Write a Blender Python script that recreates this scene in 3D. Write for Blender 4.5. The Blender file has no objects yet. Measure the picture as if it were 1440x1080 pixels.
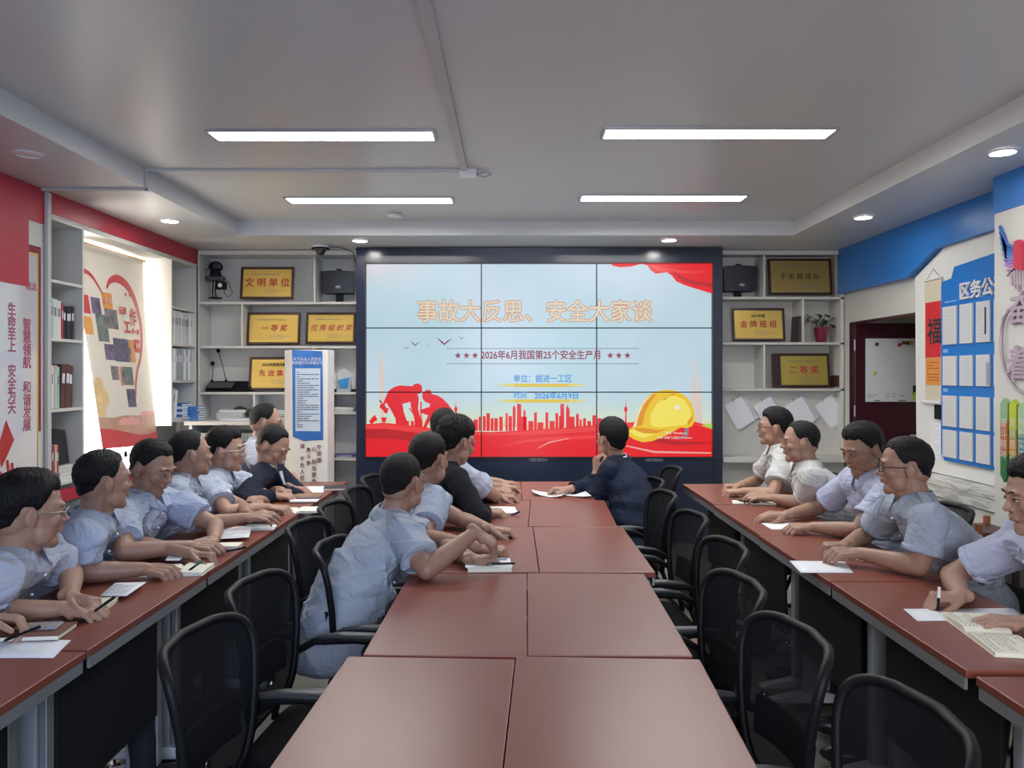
import bpy, bmesh, math, random
import numpy as np
from mathutils import Vector, Matrix, Euler, noise
from math import sin, cos, pi, radians as R

# ------------------------------------------------------------------ camera, world, lights, exposure
SC = bpy.context.scene
C = SC.collection
F = 1080.0; CX = 720.0; HY = 527.0; CAMZ = 1.53
cam_d = bpy.data.cameras.new('camera'); cam = bpy.data.objects.new('camera', cam_d); C.objects.link(cam)
cam_d.sensor_width = 36.0; cam_d.lens = 36.0 * F / 1440.0
cam_d.shift_y = -(540.0 - HY) / 1440.0
cam.location = (0, 0, CAMZ); cam.rotation_euler = (R(90), 0, 0)
cam_d.clip_start = 0.05
SC.camera = cam
W = bpy.data.worlds.new('world'); SC.world = W; W.use_nodes = True
wn = W.node_tree.nodes; wl = W.node_tree.links
bg = wn['Background']; bg.inputs[1].default_value = 13.0
tc = wn.new('ShaderNodeTexCoord'); sx = wn.new('ShaderNodeSeparateXYZ'); cr = wn.new('ShaderNodeValToRGB')
wl.new(tc.outputs['Generated'], sx.inputs[0]); mr = wn.new('ShaderNodeMapRange'); mr.inputs[1].default_value = -1.0; mr.inputs[2].default_value = 0.2; wl.new(sx.outputs['X'], mr.inputs[0]); wl.new(mr.outputs[0], cr.inputs[0]); wl.new(cr.outputs[0], bg.inputs[0])
cr.color_ramp.elements[0].position = 0.0; cr.color_ramp.elements[0].color = (1.45, 1.24, .95, 1)
cr.color_ramp.elements[1].position = 1.0; cr.color_ramp.elements[1].color = (0.60, 0.74, 1.05, 1)
sv = SC.view_settings
sv.view_transform = 'Standard'; sv.look = 'None'; sv.gamma = 1.0; sv.use_curve_mapping = False
SC.display_settings.display_device = 'sRGB'
sv.exposure = 0.24
SC.cycles.max_bounces = 7; SC.cycles.diffuse_bounces = 4; SC.cycles.glossy_bounces = 3
SC.cycles.transparent_max_bounces = 12; SC.cycles.use_denoising = True
SC.cycles.caustics_reflective = False; SC.cycles.caustics_refractive = False
SC.cycles.sample_clamp_indirect = 6.0
PANEL_E = 42.0
SPOT_E = 70.0
SCREEN_E = 0.70
def portal(name, loc, rot, sx_, sy_):
    d = bpy.data.lights.new(name, 'AREA'); d.shape = 'RECTANGLE'; d.size = sx_; d.size_y = sy_
    d.cycles.is_portal = True
    o = bpy.data.objects.new(name, d); C.objects.link(o); o.location = loc; o.rotation_euler = rot
portal('window_daylight', (-3.33, 5.93, 1.65), (0, R(-90), 0), 1.7, 1.34)
portal('rear_window_daylight', (0.3, -1.72, 1.75), (R(90), 0, 0), 2.6, 1.3)

# ------------------------------------------------------------------ materials
MATS = {}
def mat(name, col, rough=0.5, metal=0.0, spec=0.5, emis=None, estr=0.0, alpha=1.0, coat=0.0, bump=None, vary=None, trans=0.0, sheen=0.0):
    if name in MATS: return MATS[name]
    m = bpy.data.materials.new(name); m.use_nodes = True; nt = m.node_tree; n = nt.nodes; b = n['Principled BSDF']
    b.inputs['Base Color'].default_value = (*col, 1); b.inputs['Roughness'].default_value = rough
    b.inputs['Metallic'].default_value = metal; b.inputs['Specular IOR Level'].default_value = spec
    b.inputs['Alpha'].default_value = alpha; b.inputs['Coat Weight'].default_value = coat
    b.inputs['Sheen Weight'].default_value = sheen
    b.inputs['Transmission Weight'].default_value = trans
    if emis: b.inputs['Emission Color'].default_value = (*emis, 1); b.inputs['Emission Strength'].default_value = estr
    t = None
    if vary or bump:
        t = n.new('ShaderNodeTexCoord')
    if vary:   # (scale, amount, stretch)
        s, a, st = vary
        mp = n.new('ShaderNodeMapping'); mp.inputs['Scale'].default_value = st
        nz = n.new('ShaderNodeTexNoise'); nz.inputs['Scale'].default_value = s; nz.inputs['Detail'].default_value = 4
        mx = n.new('ShaderNodeMix'); mx.data_type = 'RGBA'
        mx.inputs[6].default_value = (*[c * (1 - a) for c in col], 1); mx.inputs[7].default_value = (*[min(1, c * (1 + a)) for c in col], 1)
        nt.links.new(t.outputs['Object'], mp.inputs[0]); nt.links.new(mp.outputs[0], nz.inputs['Vector'])
        nt.links.new(nz.outputs['Fac'], mx.inputs[0]); nt.links.new(mx.outputs[2], b.inputs['Base Color'])
    if bump:   # (scale, strength, stretch)
        s, a, st = bump
        mp = n.new('ShaderNodeMapping'); mp.inputs['Scale'].default_value = st
        nz = n.new('ShaderNodeTexNoise'); nz.inputs['Scale'].default_value = s; nz.inputs['Detail'].default_value = 3
        bp = n.new('ShaderNodeBump'); bp.inputs['Strength'].default_value = a; bp.inputs['Distance'].default_value = 0.01
        nt.links.new(t.outputs['Object'], mp.inputs[0]); nt.links.new(mp.outputs[0], nz.inputs['Vector'])
        nt.links.new(nz.outputs['Fac'], bp.inputs['Height']); nt.links.new(bp.outputs[0], b.inputs['Normal'])
    MATS[name] = m
    return m
def emat(name, col, k=1.0):
    """a colour shown by the lit video wall"""
    return mat('screen_' + name, (0.01, 0.01, 0.01), 0.35, emis=col, estr=SCREEN_E * k)
I3 = (1, 1, 1)
M_WALL = mat('wall_paint', (0.58, 0.58, 0.55), 0.55, bump=(60, .05, I3))
M_CEIL = mat('ceiling_paint', (0.56, 0.57, 0.58), 0.33, bump=(2.0, .03, I3))
M_SHELF = mat('white_board', (0.60, 0.59, 0.55), 0.42)
M_RED = mat('red_paint', (0.42, 0.025, 0.05), 0.4)
M_BLUE = mat('blue_paint', (0.02, 0.16, 0.50), 0.35)
M_FLOOR = mat('floor_tile', (0.24, 0.24, 0.21), 0.18, vary=(3, .12, I3))
M_WOOD = mat('mahogany_laminate', (0.215, 0.062, 0.042), 0.32, spec=0.48, vary=(5, .10, (3, .5, 1)))
M_STEEL = mat('grey_steel', (0.42, 0.43, 0.44), 0.38, metal=0.6)
M_GPLAS = mat('grey_painted_metal', (0.34, 0.36, 0.38), 0.45)
M_BLK = mat('black_plastic', (0.006, 0.0065, 0.008), 0.5, spec=.22)
M_BLKF = mat('black_fabric', (0.008, 0.0085, 0.010), 0.9, spec=.2, bump=(300, .25, I3))
M_MESH = mat('black_mesh', (0.008, 0.009, 0.012), 0.85, spec=.15, alpha=0.90, bump=(400, .3, I3))
M_CAB = mat('navy_black_metal', (0.014, 0.022, 0.046), 0.22, spec=0.6)
M_PAPER = mat('white_paper', (0.80, 0.82, 0.86), 0.7)
M_CREAM = mat('cream_paper', (0.80, 0.79, 0.66), 0.7)
M_INK = mat('black_ink', (0.02, 0.02, 0.025), 0.6)
M_GREYINK = mat('grey_ink', (0.22, 0.22, 0.25), 0.7)
M_REDINK = mat('red_ink', (0.45, 0.03, 0.03), 0.5)
M_CHROME = mat('chrome', (0.7, 0.7, 0.72), 0.15, metal=1)
M_GOLD = mat('gold_plate', (0.74, 0.50, 0.11), 0.34, metal=0.3, vary=(2.5, .15, I3))
M_GOLDE = mat('gold_engraving', (0.95, 0.80, 0.30), 0.25, metal=0.6)
M_DWOOD = mat('dark_wood_frame', (0.045, 0.016, 0.014), 0.3)
M_MAROON = mat('maroon_door', (0.050, 0.008, 0.016), 0.28)
M_WHT = mat('white_enamel', (0.72, 0.73, 0.76), 0.25)
M_LAMP = mat('lamp_diffuser', (0.8, 0.8, 0.8), 0.5, emis=(1, 1, 0.985), estr=PANEL_E)
M_SPOT = mat('spot_diffuser', (0.8, 0.8, 0.8), 0.5, emis=(1, 0.96, 0.9), estr=SPOT_E)
def glass(name, col=(1, 1, 1), a=0.25, rough=0.02):
    return mat(name, col, rough, alpha=a, spec=0.8)

# ------------------------------------------------------------------ object helpers
WM = {}
def link(name, data, parent=None, basis=None):
    o = bpy.data.objects.new(name, data); C.objects.link(o)
    M = basis if basis is not None else Matrix.Identity(4)
    if parent is not None:
        o.parent = parent; o.matrix_parent_inverse = WM[parent.name].inverted()
    o.matrix_basis = M; WM[o.name] = M.copy()
    return o
def tag(o, label=None, cat=None, group=None, kind=None):
    if label: o['label'] = label
    if cat: o['category'] = cat
    if group: o['group'] = group
    if kind: o['kind'] = kind
    return o
def thing(name, label, cat, loc=(0, 0, 0), rz=0, group=None):
    return tag(link(name, None, None, Matrix.Translation(loc) @ Matrix.Rotation(rz, 4, 'Z')), label, cat, group)
def copy_tree(o, parent=None):
    c = o.copy(); C.objects.link(c); c.parent = parent
    if parent is not None: c.matrix_parent_inverse = o.matrix_parent_inverse.copy()
    for ch in list(o.children): copy_tree(ch, c)
    return c
def _unit(seg, rings):
    v = [(0, 0, 1)]; f = []
    for i in range(1, rings):
        t = pi * i / rings
        for j in range(seg):
            p = 2 * pi * j / seg; v.append((sin(t) * cos(p), sin(t) * sin(p), cos(t)))
    v.append((0, 0, -1))
    for j in range(seg): f.append((0, 1 + j, 1 + (j + 1) % seg))
    for i in range(rings - 2):
        a = 1 + i * seg
        for j in range(seg): f.append((a + j, a + seg + j, a + seg + (j + 1) % seg, a + (j + 1) % seg))
    a = 1 + (rings - 2) * seg; e = len(v) - 1
    for j in range(seg): f.append((a + j, e, a + (j + 1) % seg))
    return np.array(v), f
USPH = _unit(16, 10); USPHL = _unit(10, 6)
def basis_from(d):
    d = Vector(d).normalized(); a = Vector((0, 0, 1)) if abs(d.z) < .95 else Vector((1, 0, 0))
    x = a.cross(d).normalized(); y = d.cross(x)
    return x, y, d
class MB:
    def __init__(s): s.v = []; s.f = []; s.m = []; s.cur = 0
    def add(s, verts, faces):
        b = len(s.v); s.v.extend([tuple(p) for p in verts]); s.f.extend([tuple(b + i for i in q) for q in faces]); s.m.extend([s.cur] * len(faces)); return s
    def box(s, c, d, rot=None):
        h = Vector(d) / 2; vs = [Vector((x * h.x, y * h.y, z * h.z)) for x in (-1, 1) for y in (-1, 1) for z in (-1, 1)]
        if rot is not None: vs = [rot @ v for v in vs]
        return s.add([v + Vector(c) for v in vs], [(0, 1, 3, 2), (4, 6, 7, 5), (0, 4, 5, 1), (2, 3, 7, 6), (0, 2, 6, 4), (1, 5, 7, 3)])
    def bb(s, x0, x1, y0, y1, z0, z1): return s.box(((x0 + x1) / 2, (y0 + y1) / 2, (z0 + z1) / 2), (abs(x1 - x0), abs(y1 - y0), abs(z1 - z0)))
    def cone(s, p0, p1, r0, r1=None, n=12, caps=True):
        r1 = r0 if r1 is None else r1; p0 = Vector(p0); p1 = Vector(p1); x, y, d = basis_from(p1 - p0); vs = []
        for p, r in ((p0, r0), (p1, r1)):
            for i in range(n): a = 2 * pi * i / n; vs.append(p + (x * cos(a) + y * sin(a)) * r)
        fs = [(i, (i + 1) % n, n + (i + 1) % n, n + i) for i in range(n)]
        if caps: fs += [tuple(reversed(range(n))), tuple(range(n, 2 * n))]
        return s.add(vs, fs)
    def tube(s, pts, r, n=8, caps=True, flat=None):
        pts = [Vector(p) for p in pts]; rs = r if isinstance(r, (list, tuple)) else [r] * len(pts); vs = []; px = None
        for i, p in enumerate(pts):
            d = (pts[min(i + 1, len(pts) - 1)] - pts[max(i - 1, 0)]).normalized()
            if px is None: x, y, _ = basis_from(d)
            else:
                x = (px - d * px.dot(d)).normalized(); y = d.cross(x)
            px = x
            for k in range(n): a = 2 * pi * k / n; vs.append(p + (x * cos(a) + y * sin(a) * (flat or 1)) * rs[i])
        m = len(pts); fs = [(i * n + k, i * n + (k + 1) % n, (i + 1) * n + (k + 1) % n, (i + 1) * n + k) for i in range(m - 1) for k in range(n)]
        if caps: fs += [tuple(reversed(range(n))), tuple(range((m - 1) * n, m * n))]
        return s.add(vs, fs)
    def sph(s, c, r, M=None, low=False):
        u, f = USPHL if low else USPH
        r = (r, r, r) if isinstance(r, (int, float)) else r
        A = np.array(M.to_3x3()) if M is not None else np.eye(3)
        return s.add((u * np.array(r)) @ A.T + np.array(c), f)
    def cap(s, p0, p1, r0, r1, low=False):
        s.cone(p0, p1, r0, r1, 10 if low else 14); s.sph(p0, r0, low=low); return s.sph(p1, r1, low=low)
    def prism(s, poly, w):
        """poly: list of 3D points (planar), w: extrusion vector"""
        n = len(poly); w = Vector(w); vs = [Vector(p) for p in poly] + [Vector(p) + w for p in poly]
        return s.add(vs, [tuple(reversed(range(n))), tuple(range(n, 2 * n))] + [(i, (i + 1) % n, n + (i + 1) % n, n + i) for i in range(n)])
    def lathe(s, prof, c=(0, 0, 0), n=20, caps=True):
        vs = [(c[0] + r * cos(2 * pi * k / n), c[1] + r * sin(2 * pi * k / n), c[2] + z) for r, z in prof for k in range(n)]
        m = len(prof); fs = [(i * n + k, i * n + (k + 1) % n, (i + 1) * n + (k + 1) % n, (i + 1) * n + k) for i in range(m - 1) for k in range(n)]
        if caps: fs += [tuple(reversed(range(n))), tuple(range((m - 1) * n, m * n))]
        return s.add(vs, fs)
    def grid(s, fn, nu, nv, closed=False):
        vs = [fn(i / (nu if closed else nu - 1), j / (nv - 1)) for j in range(nv) for i in range(nu)]
        fs = [(j * nu + i, j * nu + (i + 1) % nu, (j + 1) * nu + (i + 1) % nu, (j + 1) * nu + i) for j in range(nv - 1) for i in range(nu if closed else nu - 1)]
        return s.add(vs, fs)
    def mesh(s, name):
        me = bpy.data.meshes.new(name); me.from_pydata([tuple(v) for v in s.v], [], s.f); return me
    def build(s, name, mats, parent=None, smooth=False, bevel=0, basis=None, solid=0, sub=0):
        me = s.mesh(name)
        for m in (mats if isinstance(mats, (list, tuple)) else [mats]): me.materials.append(m)
        if any(s.m): me.polygons.foreach_set('material_index', s.m)
        if smooth: me.polygons.foreach_set('use_smooth', [True] * len(me.polygons))
        o = link(name, me, parent, basis)
        if solid: x = o.modifiers.new('s', 'SOLIDIFY'); x.thickness = solid; x.offset = 0
        if bevel: x = o.modifiers.new('b', 'BEVEL'); x.width = bevel; x.segments = 2; x.limit_method = 'ANGLE'; x.angle_limit = R(40)
        if sub: x = o.modifiers.new('u', 'SUBSURF'); x.levels = sub; x.render_levels = sub
        return o
def box(name, m, x0, x1, y0, y1, z0, z1, parent=None, bevel=0): return MB().bb(x0, x1, y0, y1, z0, z1).build(name, m, parent, bevel=bevel)
def struct(o): return tag(o, kind='structure')
def at(px, py, y): return Vector(((px - CX) * y / F, y, CAMZ - (py - HY) * y / F))
def on(px, py, z): y = (CAMZ - z) * F / (py - HY); return Vector(((px - CX) * y / F, y, z))

class Board:
    """a flat face to print on: origin o, unit axes u (right) and v (up), normal n"""
    def __init__(s, o, u, v, parent): s.o = Vector(o); s.u = Vector(u).normalized(); s.v = Vector(v).normalized(); s.n = s.u.cross(s.v); s.p = parent; s.k = 0
    def pt(s, a, b, h=0): return s.o + s.u * a + s.v * b + s.n * h
    def poly(s, pts, m, name='print', h=None, parent=None):
        s.k += 1; h = 0.0008 + s.k * 0.00015 if h is None else h
        me = bpy.data.meshes.new(name); me.from_pydata([tuple(s.pt(a, b, h)) for a, b in pts], [], [tuple(range(len(pts)))]); me.materials.append(m)
        return link(name, me, parent or s.p)
    def polys(s, lst, m, name='print', h=None, parent=None):
        s.k += 1; h = 0.0008 + s.k * 0.00015 if h is None else h; vs = []; fs = []
        for pts in lst:
            fs.append(tuple(range(len(vs), len(vs) + len(pts)))); vs += [tuple(s.pt(a, b, h)) for a, b in pts]
        me = bpy.data.meshes.new(name); me.from_pydata(vs, [], fs); me.materials.append(m)
        return link(name, me, parent or s.p)
    def rect(s, a0, b0, a1, b1, m, name='print', **k): return s.poly([(a0, b0), (a1, b0), (a1, b1), (a0, b1)], m, name, **k)
    def text(s, body, a, b, size, m, name='lettering', bold=0.0, sx=1.0, align='CENTER', spacing=1.0, line=1.0, h=None, extrude=0, parent=None, shear=0):
        s.k += 1; h = 0.0008 + s.k * 0.00015 if h is None else h
        cu = bpy.data.curves.new(name, 'FONT'); cu.body = body; cu.size = size; cu.align_x = align; cu.align_y = 'CENTER'
        cu.space_character = spacing; cu.space_line = line; cu.resolution_u = 3; cu.extrude = extrude; cu.shear = shear; cu.materials.append(m)
        p = s.pt(a, b, h); M = Matrix((( s.u.x * sx, s.v.x, s.n.x, p.x), (s.u.y * sx, s.v.y, s.n.y, p.y), (s.u.z * sx, s.v.z, s.n.z, p.z), (0, 0, 0, 1)))
        o = link(name, cu, parent or s.p, M); o['bold'] = bold; return o
    def lines(s, a0, b0, a1, b1, n, m, name='printed_lines', seed=0, th=0.35):
        rnd = random.Random(seed); L = []; dz = (b1 - b0) / n
        for i in range(n):
            y = b1 - (i + .5) * dz; x = a0
            while x < a1:
                w = (a1 - a0) * rnd.uniform(.05, .3); w = min(w, a1 - x)
                L.append([(x, y - dz * th / 2), (x + w, y - dz * th / 2), (x + w, y + dz * th / 2), (x, y + dz * th / 2)]); x += w + (a1 - a0) * .02
                if rnd.random() < .12: break
        return tag(s.polys(L, m, name), kind='stuff')

# ------------------------------------------------------------------ the room
ZC, ZT = 2.69, 2.81            # lower ceiling border, raised tray
XL, XR, YB, YF = -2.93, 3.10, 7.43, -1.7
fl = struct(box('floor', M_FLOOR, -3.4, 4.1, YF - .1, YB + .1, -.1, 0))
tiles = MB(); g = MB()
for i in range(-6, 7):
    g.bb(i * .6 - .0015, i * .6 + .0015, YF, YB, -.002, .0006)
for j in range(-3, 13): g.bb(-3.3, 4.0, j * .6 - .0015, j * .6 + .0015, -.002, .0006)
tag(g.build('tile_joint', mat('tile_joint', (.16, .16, .15), .8), fl), kind='stuff')
# ceiling: border ring at ZC around a raised tray
TX0, TX1, TY0, TY1 = -2.28, 2.34, -1.2, 6.39
b = MB()
b.bb(-3.4, 4.1, YF - .1, YB + .1, ZT, ZT + .1)
b.bb(-3.4, TX0, YF - .1, YB + .1, ZC, ZT); b.bb(TX1, 4.1, YF - .1, YB + .1, ZC, ZT)
b.bb(TX0, TX1, TY1, YB + .1, ZC, ZT); b.bb(TX0, TX1, YF - .1, TY0, ZC, ZT)
ceil = struct(b.build('ceiling', M_CEIL))
struct(box('wall_back', M_WALL, -3.4, XR + .05, YB, YB + .1, 0, ZC))
# wall behind the camera with its window opening
b = MB(); b.bb(-3.4, -1.0, YF - .12, YF, 0, ZC); b.bb(1.6, 4.1, YF - .12, YF, 0, ZC); b.bb(-1.0, 1.6, YF - .12, YF, 0, 1.1); b.bb(-1.0, 1.6, YF - .12, YF, 2.4, ZC)
struct(b.build('wall_rear', M_WALL))
wr = struct(MB().bb(-1.0, 1.6, YF - .07, YF - .05, 1.1, 2.4).build('window_2', glass('window_glass', (1, 1, 1), .06)))
b = MB()
for x in (-.98, .3, 1.58): b.bb(x - .02, x + .02, YF - .09, YF - .03, 1.1, 2.4)
for z in (1.12, 2.38): b.bb(-1, 1.6, YF - .09, YF - .03, z - .02, z + .02)
b.build('window_frame', M_WHT, wr)
# left wall: solid pillar part near, shelf niche, window recess, corner shelf niche
b = MB()
b.bb(-3.4, XL, YF, 4.84, 0, ZC)                      # near part
b.bb(-3.4, -3.25, 4.84, 5.26, 0, ZC)                 # back of the near shelf
b.bb(-3.4, XL, 5.26, 6.60, 2.52, ZC)                 # above the window
b.bb(-3.4, XL - .02, 5.26, 6.60, 0, .80)             # below the window
b.bb(-3.4, -3.25, 6.60, YB, 0, ZC)                   # back of the corner shelf
b.bb(-3.25, XL, 4.84, 5.26, 2.54, ZC); b.bb(-3.25, XL, 6.60, 7.15, 2.54, ZC)
wl_ = struct(b.build('wall_left', M_WALL))
struct(box('trim_1', M_RED, XL, XL + .006, 4.86, 7.14, 2.555, ZC - .001))
struct(box('trim_2', M_RED, XL, XL + .006, YF, 4.80, 2.47, ZC - .001))
struct(box('trim_3', mat('sill_stone', (.72, .68, .6), .35), -3.3, XL + .05, 5.262, 6.598, .80, .83))
struct(box('trim_4', M_RED, XL - .02, XL + .004, 4.9, 6.6, .70, .78))
win = struct(box('window_1', glass('window_glass', (1, 1, 1), .06), -3.345, -3.335, 5.26, 6.60, .83, 2.52))
b = MB()
for y in (5.28, 5.93, 6.58): b.bb(-3.37, -3.31, y - .022, y + .022, .83, 2.52)
for z in (.85, 2.50): b.bb(-3.37, -3.31, 5.26, 6.6, z - .022, z + .022)
b.build('window_frame', M_WHT, win)
# right wall with the door opening (y 5.80 - 7.02), the pillar and the blue beam
b = MB()
b.bb(XR, XR + .15, 2.0, 5.80, 0, ZC); b.bb(XR, XR + .15, 5.80, 7.06, 2.01, ZC); b.bb(XR, XR + .15, 7.06, YB, 0, ZC); b.bb(XR, XR + .15, YF, 2.0, 0, ZC)
struct(b.build('wall_right', M_WALL))
struct(box('wall_corridor', M_WALL, XR + .15, 4.05, 7.16, 7.26, 0, ZC)); struct(box('wall_corridor.001', M_WALL, 4.0, 4.1, 5.2, 7.2, 0, ZC)); struct(box('wall_corridor.002', M_WALL, XR + .15, 4.05, 5.1, 5.2, 0, ZC))
struct(box('pillar', M_WALL, 2.84, XR, 1.2, 4.52, 0, 2.475))
struct(box('trim_5', M_BLUE, 2.835, XR, 1.2, 4.525, 2.475, ZC))
X0 = 3.03
b = MB(); b.prism([(X0, 7.15, 2.28), (X0, 5.9, 2.275), (X0, 5.5, 2.435), (X0, 4.52, 2.45), (X0, 4.52, ZC), (X0, 7.15, ZC)], (XR - X0, 0, 0))
struct(b.build('beam', M_BLUE))
b = MB(); b.prism([(3.075, 5.86, 2.272), (3.075, 5.84, 1.0), (3.075, 5.84, .82), (3.075, 4.52, .82), (3.075, 4.52, 2.449), (3.075, 5.47, 2.434)], (XR - 3.075, 0, 0))
struct(b.build('trim_6', mat('white_panel', (.72, .73, .7), .4)))
# open maroon door leaf with a whiteboard on it
d = struct(box('door_1', M_MAROON, XR + .03, 3.74, 7.0, 7.045, .01, 2.0, bevel=.002))
box('door_rail', mat('maroon_rail', (.10, .03, .045), .25), XR + .03, 3.74, 6.992, 7.0, .87, .885, d)
b = MB(); b.cone((3.69, 7.0, .98), (3.69, 6.96, .98), .012); b.bb(3.60, 3.70, 6.952, 6.964, .97, .99); b.build('door_handle', M_CHROME, d)
b = MB(); b.bb(XR + .001, XR + .03, 7.046, 7.06, 0, 2.01); b.bb(XR - .006, XR + .05, 5.80, 5.83, 0, 2.01); b.bb(XR + .001, XR + .05, 5.83, 7.046, 1.99, 2.01)
struct(b.build('trim_7', M_MAROON))
b = MB()
for z in (.4, 1.2, 1.8): b.cone((XR + .022, 6.995, z - .05), (XR + .022, 6.995, z + .05), .008)
b.build('hinge', M_STEEL, d)
# skirtings
struct(box('baseboard_back', M_WHT, -1.6, XR, YB - .012, YB, 0, .08)); struct(box('baseboard_left', M_WHT, XL, XL + .012, YF, 4.84, 0, .08))
# conduit: plastic trunking on the ceiling and wall
t = thing('cable_trunking', 'grey cable trunking crossing the ceiling to a junction box and down the left wall', 'trunking', (-.3, 4.8, ZT))
M_TR = mat('trunking', (.50, .50, .50), .45)
box('trunk_run', M_TR, -.325, -.275, -1.1, 4.80, ZT - .018, ZT, t, .002)
box('trunk_run', M_TR, TX0 + .001, -.275, 4.765, 4.795, ZT - .018, ZT, t, .002)
box('trunk_run', M_TR, TX0 + .001, TX0 + .018, 4.765, 4.795, ZC - .018, ZT - .018, t, .002)
box('trunk_run', M_TR, XL + .007, TX0 + .018, 4.765, 4.795, ZC - .0175, ZC - .0005, t, .002)
b = MB().bb(XL + .007, XL + .03, 4.80, 4.838, .02, ZC - .018); b.build('trunk_run', M_TR, t, bevel=.002)
b = MB(); b.bb(-.33, -.22, 4.76, 4.87, ZT - .035, ZT); b.build('junction_box', M_WHT, t, bevel=.004)
MB().tube([(-.23, 4.84, ZT - .02), (-.17, 4.86, ZT - .03), (-.13, 4.83, ZT - .02), (-.16, 4.80, ZT - .012), (-.22, 4.82, ZT - .02)], .004, 6).build('wire', M_GPLAS, t, smooth=True)
# ceiling light strips
for i, (x0, x1, y0, y1, lab) in enumerate([
        (-1.59, -.42, 4.02, 4.16, 'glowing strip light in ceiling, nearer one left of the trunking'), (.49, 1.68, 3.98, 4.13, 'glowing strip light in ceiling, nearer one right of the trunking'),
        (-1.63, -.44, 5.53, 5.68, 'glowing strip light in ceiling left of centre, the one close to the video wall'), (.50, 1.67, 5.46, 5.61, 'glowing strip light in ceiling right of centre, the one close to the video wall')]):
    L = thing('strip_light', lab, 'ceiling light', ((x0 + x1) / 2, (y0 + y1) / 2, ZT), group='recessed strip lights')
    fr = MB(); a = .015
    fr.bb(x0 - a, x1 + a, y0 - a, y0, ZT - .012, ZT); fr.bb(x0 - a, x1 + a, y1, y1 + a, ZT - .012, ZT); fr.bb(x0 - a, x0, y0, y1, ZT - .012, ZT); fr.bb(x1, x1 + a, y0, y1, ZT - .012, ZT)
    fr.build('frame', M_STEEL, L); box('diffuser', M_LAMP, x0, x1, y0, y1, ZT - .006, ZT - .001, L)
for (x, y, onn, lab) in [(-2.54, 4.03, 0, 'unlit round downlight above the red wall'), (-2.57, 5.77, 1, 'lit round downlight above the left window'), (-1.31, 6.62, 1, 'lit round downlight over the left end of the video wall'),
                    (1.35, 6.6, 1, 'lit round downlight over the right end of the video wall'), (2.58, 5.64, 1, 'lit round downlight near the blue beam, the farther one'), (2.55, 3.99, 1, 'lit round downlight near the blue pillar, the nearer one')]:
    L = thing('downlight', lab, 'ceiling light', (x, y, ZC), group='round downlights')
    MB().lathe([(.060, -.001), (.078, -.001), (.078, -.006), (.060, -.010), (.060, -.001)], (x, y, ZC), 28, False).build('rim', M_WHT, L)
    MB().lathe([(.001, -.004), (.0595, -.004), (.0595, -.002), (.001, -.002)], (x, y, ZC), 24).build('lens', M_SPOT if onn else M_WHT, L)
tag(MB().lathe([(.05, -.001), (.06, -.012), (.055, -.03), (.02, -.034), (.001, -.034)], (-.93, 6.1, ZT), 24).build('smoke_detector', M_WHT, smooth=True), 'small white smoke detector on the ceiling before the video wall', 'detector')
# dome camera
t = thing('dome_camera', 'small dark dome camera on the ceiling above the left shelves', 'camera', (-1.72, 6.9, ZC))
MB().lathe([(.001, 0), (.075, 0), (.078, -.02), (.06, -.035), (.001, -.035)], (-1.72, 6.9, ZC), 24).build('base', M_WHT, t, smooth=True)
MB().lathe([(.062, -.02), (.08, -.022), (.078, -.034), (.06, -.036)], (-1.72, 6.9, ZC), 24, False).build('ring', M_BLK, t)
MB().sph((-1.72, 6.9, ZC - .045), (.045, .045, .045)).build('dome', mat('dark_dome', (.02, .02, .025), .1), t, smooth=True)
tag(MB().tube([(-1.66, 6.9, ZC - .008), (-1.55, 6.92, ZC - .012), (-1.48, 6.95, ZC - .03), (-1.44, 6.99, ZC - .05), (-1.43, 7.0, ZC - .14)], .004, 6).build('cable', M_BLK, smooth=True), 'thin dark cable from the dome camera to the video wall', 'cable')
# ------------------------------------------------------------------ video wall
YS = 7.0
vw = thing('video_wall', 'large video wall of nine panels in a dark navy cabinet, showing a red and white slide', 'video wall', (.25, YS, 0))
SX0, SX1, SZ0, SZ1 = -1.329, 1.821, .787, 2.541
b = MB(); b.bb(-1.415, SX0 - .012, YS - .03, 7.42, 0, 2.685); b.bb(SX1 + .012, 1.912, YS - .03, 7.42, 0, 2.685); b.bb(SX0 - .012, SX1 + .012, YS - .03, 7.42, SZ1 + .012, 2.685)
b.bb(SX0 - .012, SX1 + .012, YS - .03, 7.42, 0, SZ0 - .012)
b.build('cabinet', M_CAB, vw, bevel=.003)
M_TRIMD = mat('bronze_trim', (.06, .045, .045), .25, metal=.6)
b = MB(); b.bb(SX0 - .012, SX0 - .002, YS - .034, YS, SZ0, SZ1); b.bb(SX1 + .002, SX1 + .012, YS - .034, YS, SZ0, SZ1); b.bb(SX0 - .012, SX1 + .012, YS - .034, YS, SZ1 + .002, SZ1 + .012); b.bb(SX0 - .012, SX1 + .012, YS - .034, YS, SZ0 - .012, SZ0 - .002)
b.build('bezel', M_TRIMD, vw)
MB().bb(-1.36, 1.86, YS - .034, YS - .029, .755, .760).build('seam', M_BLK, vw)
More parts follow.
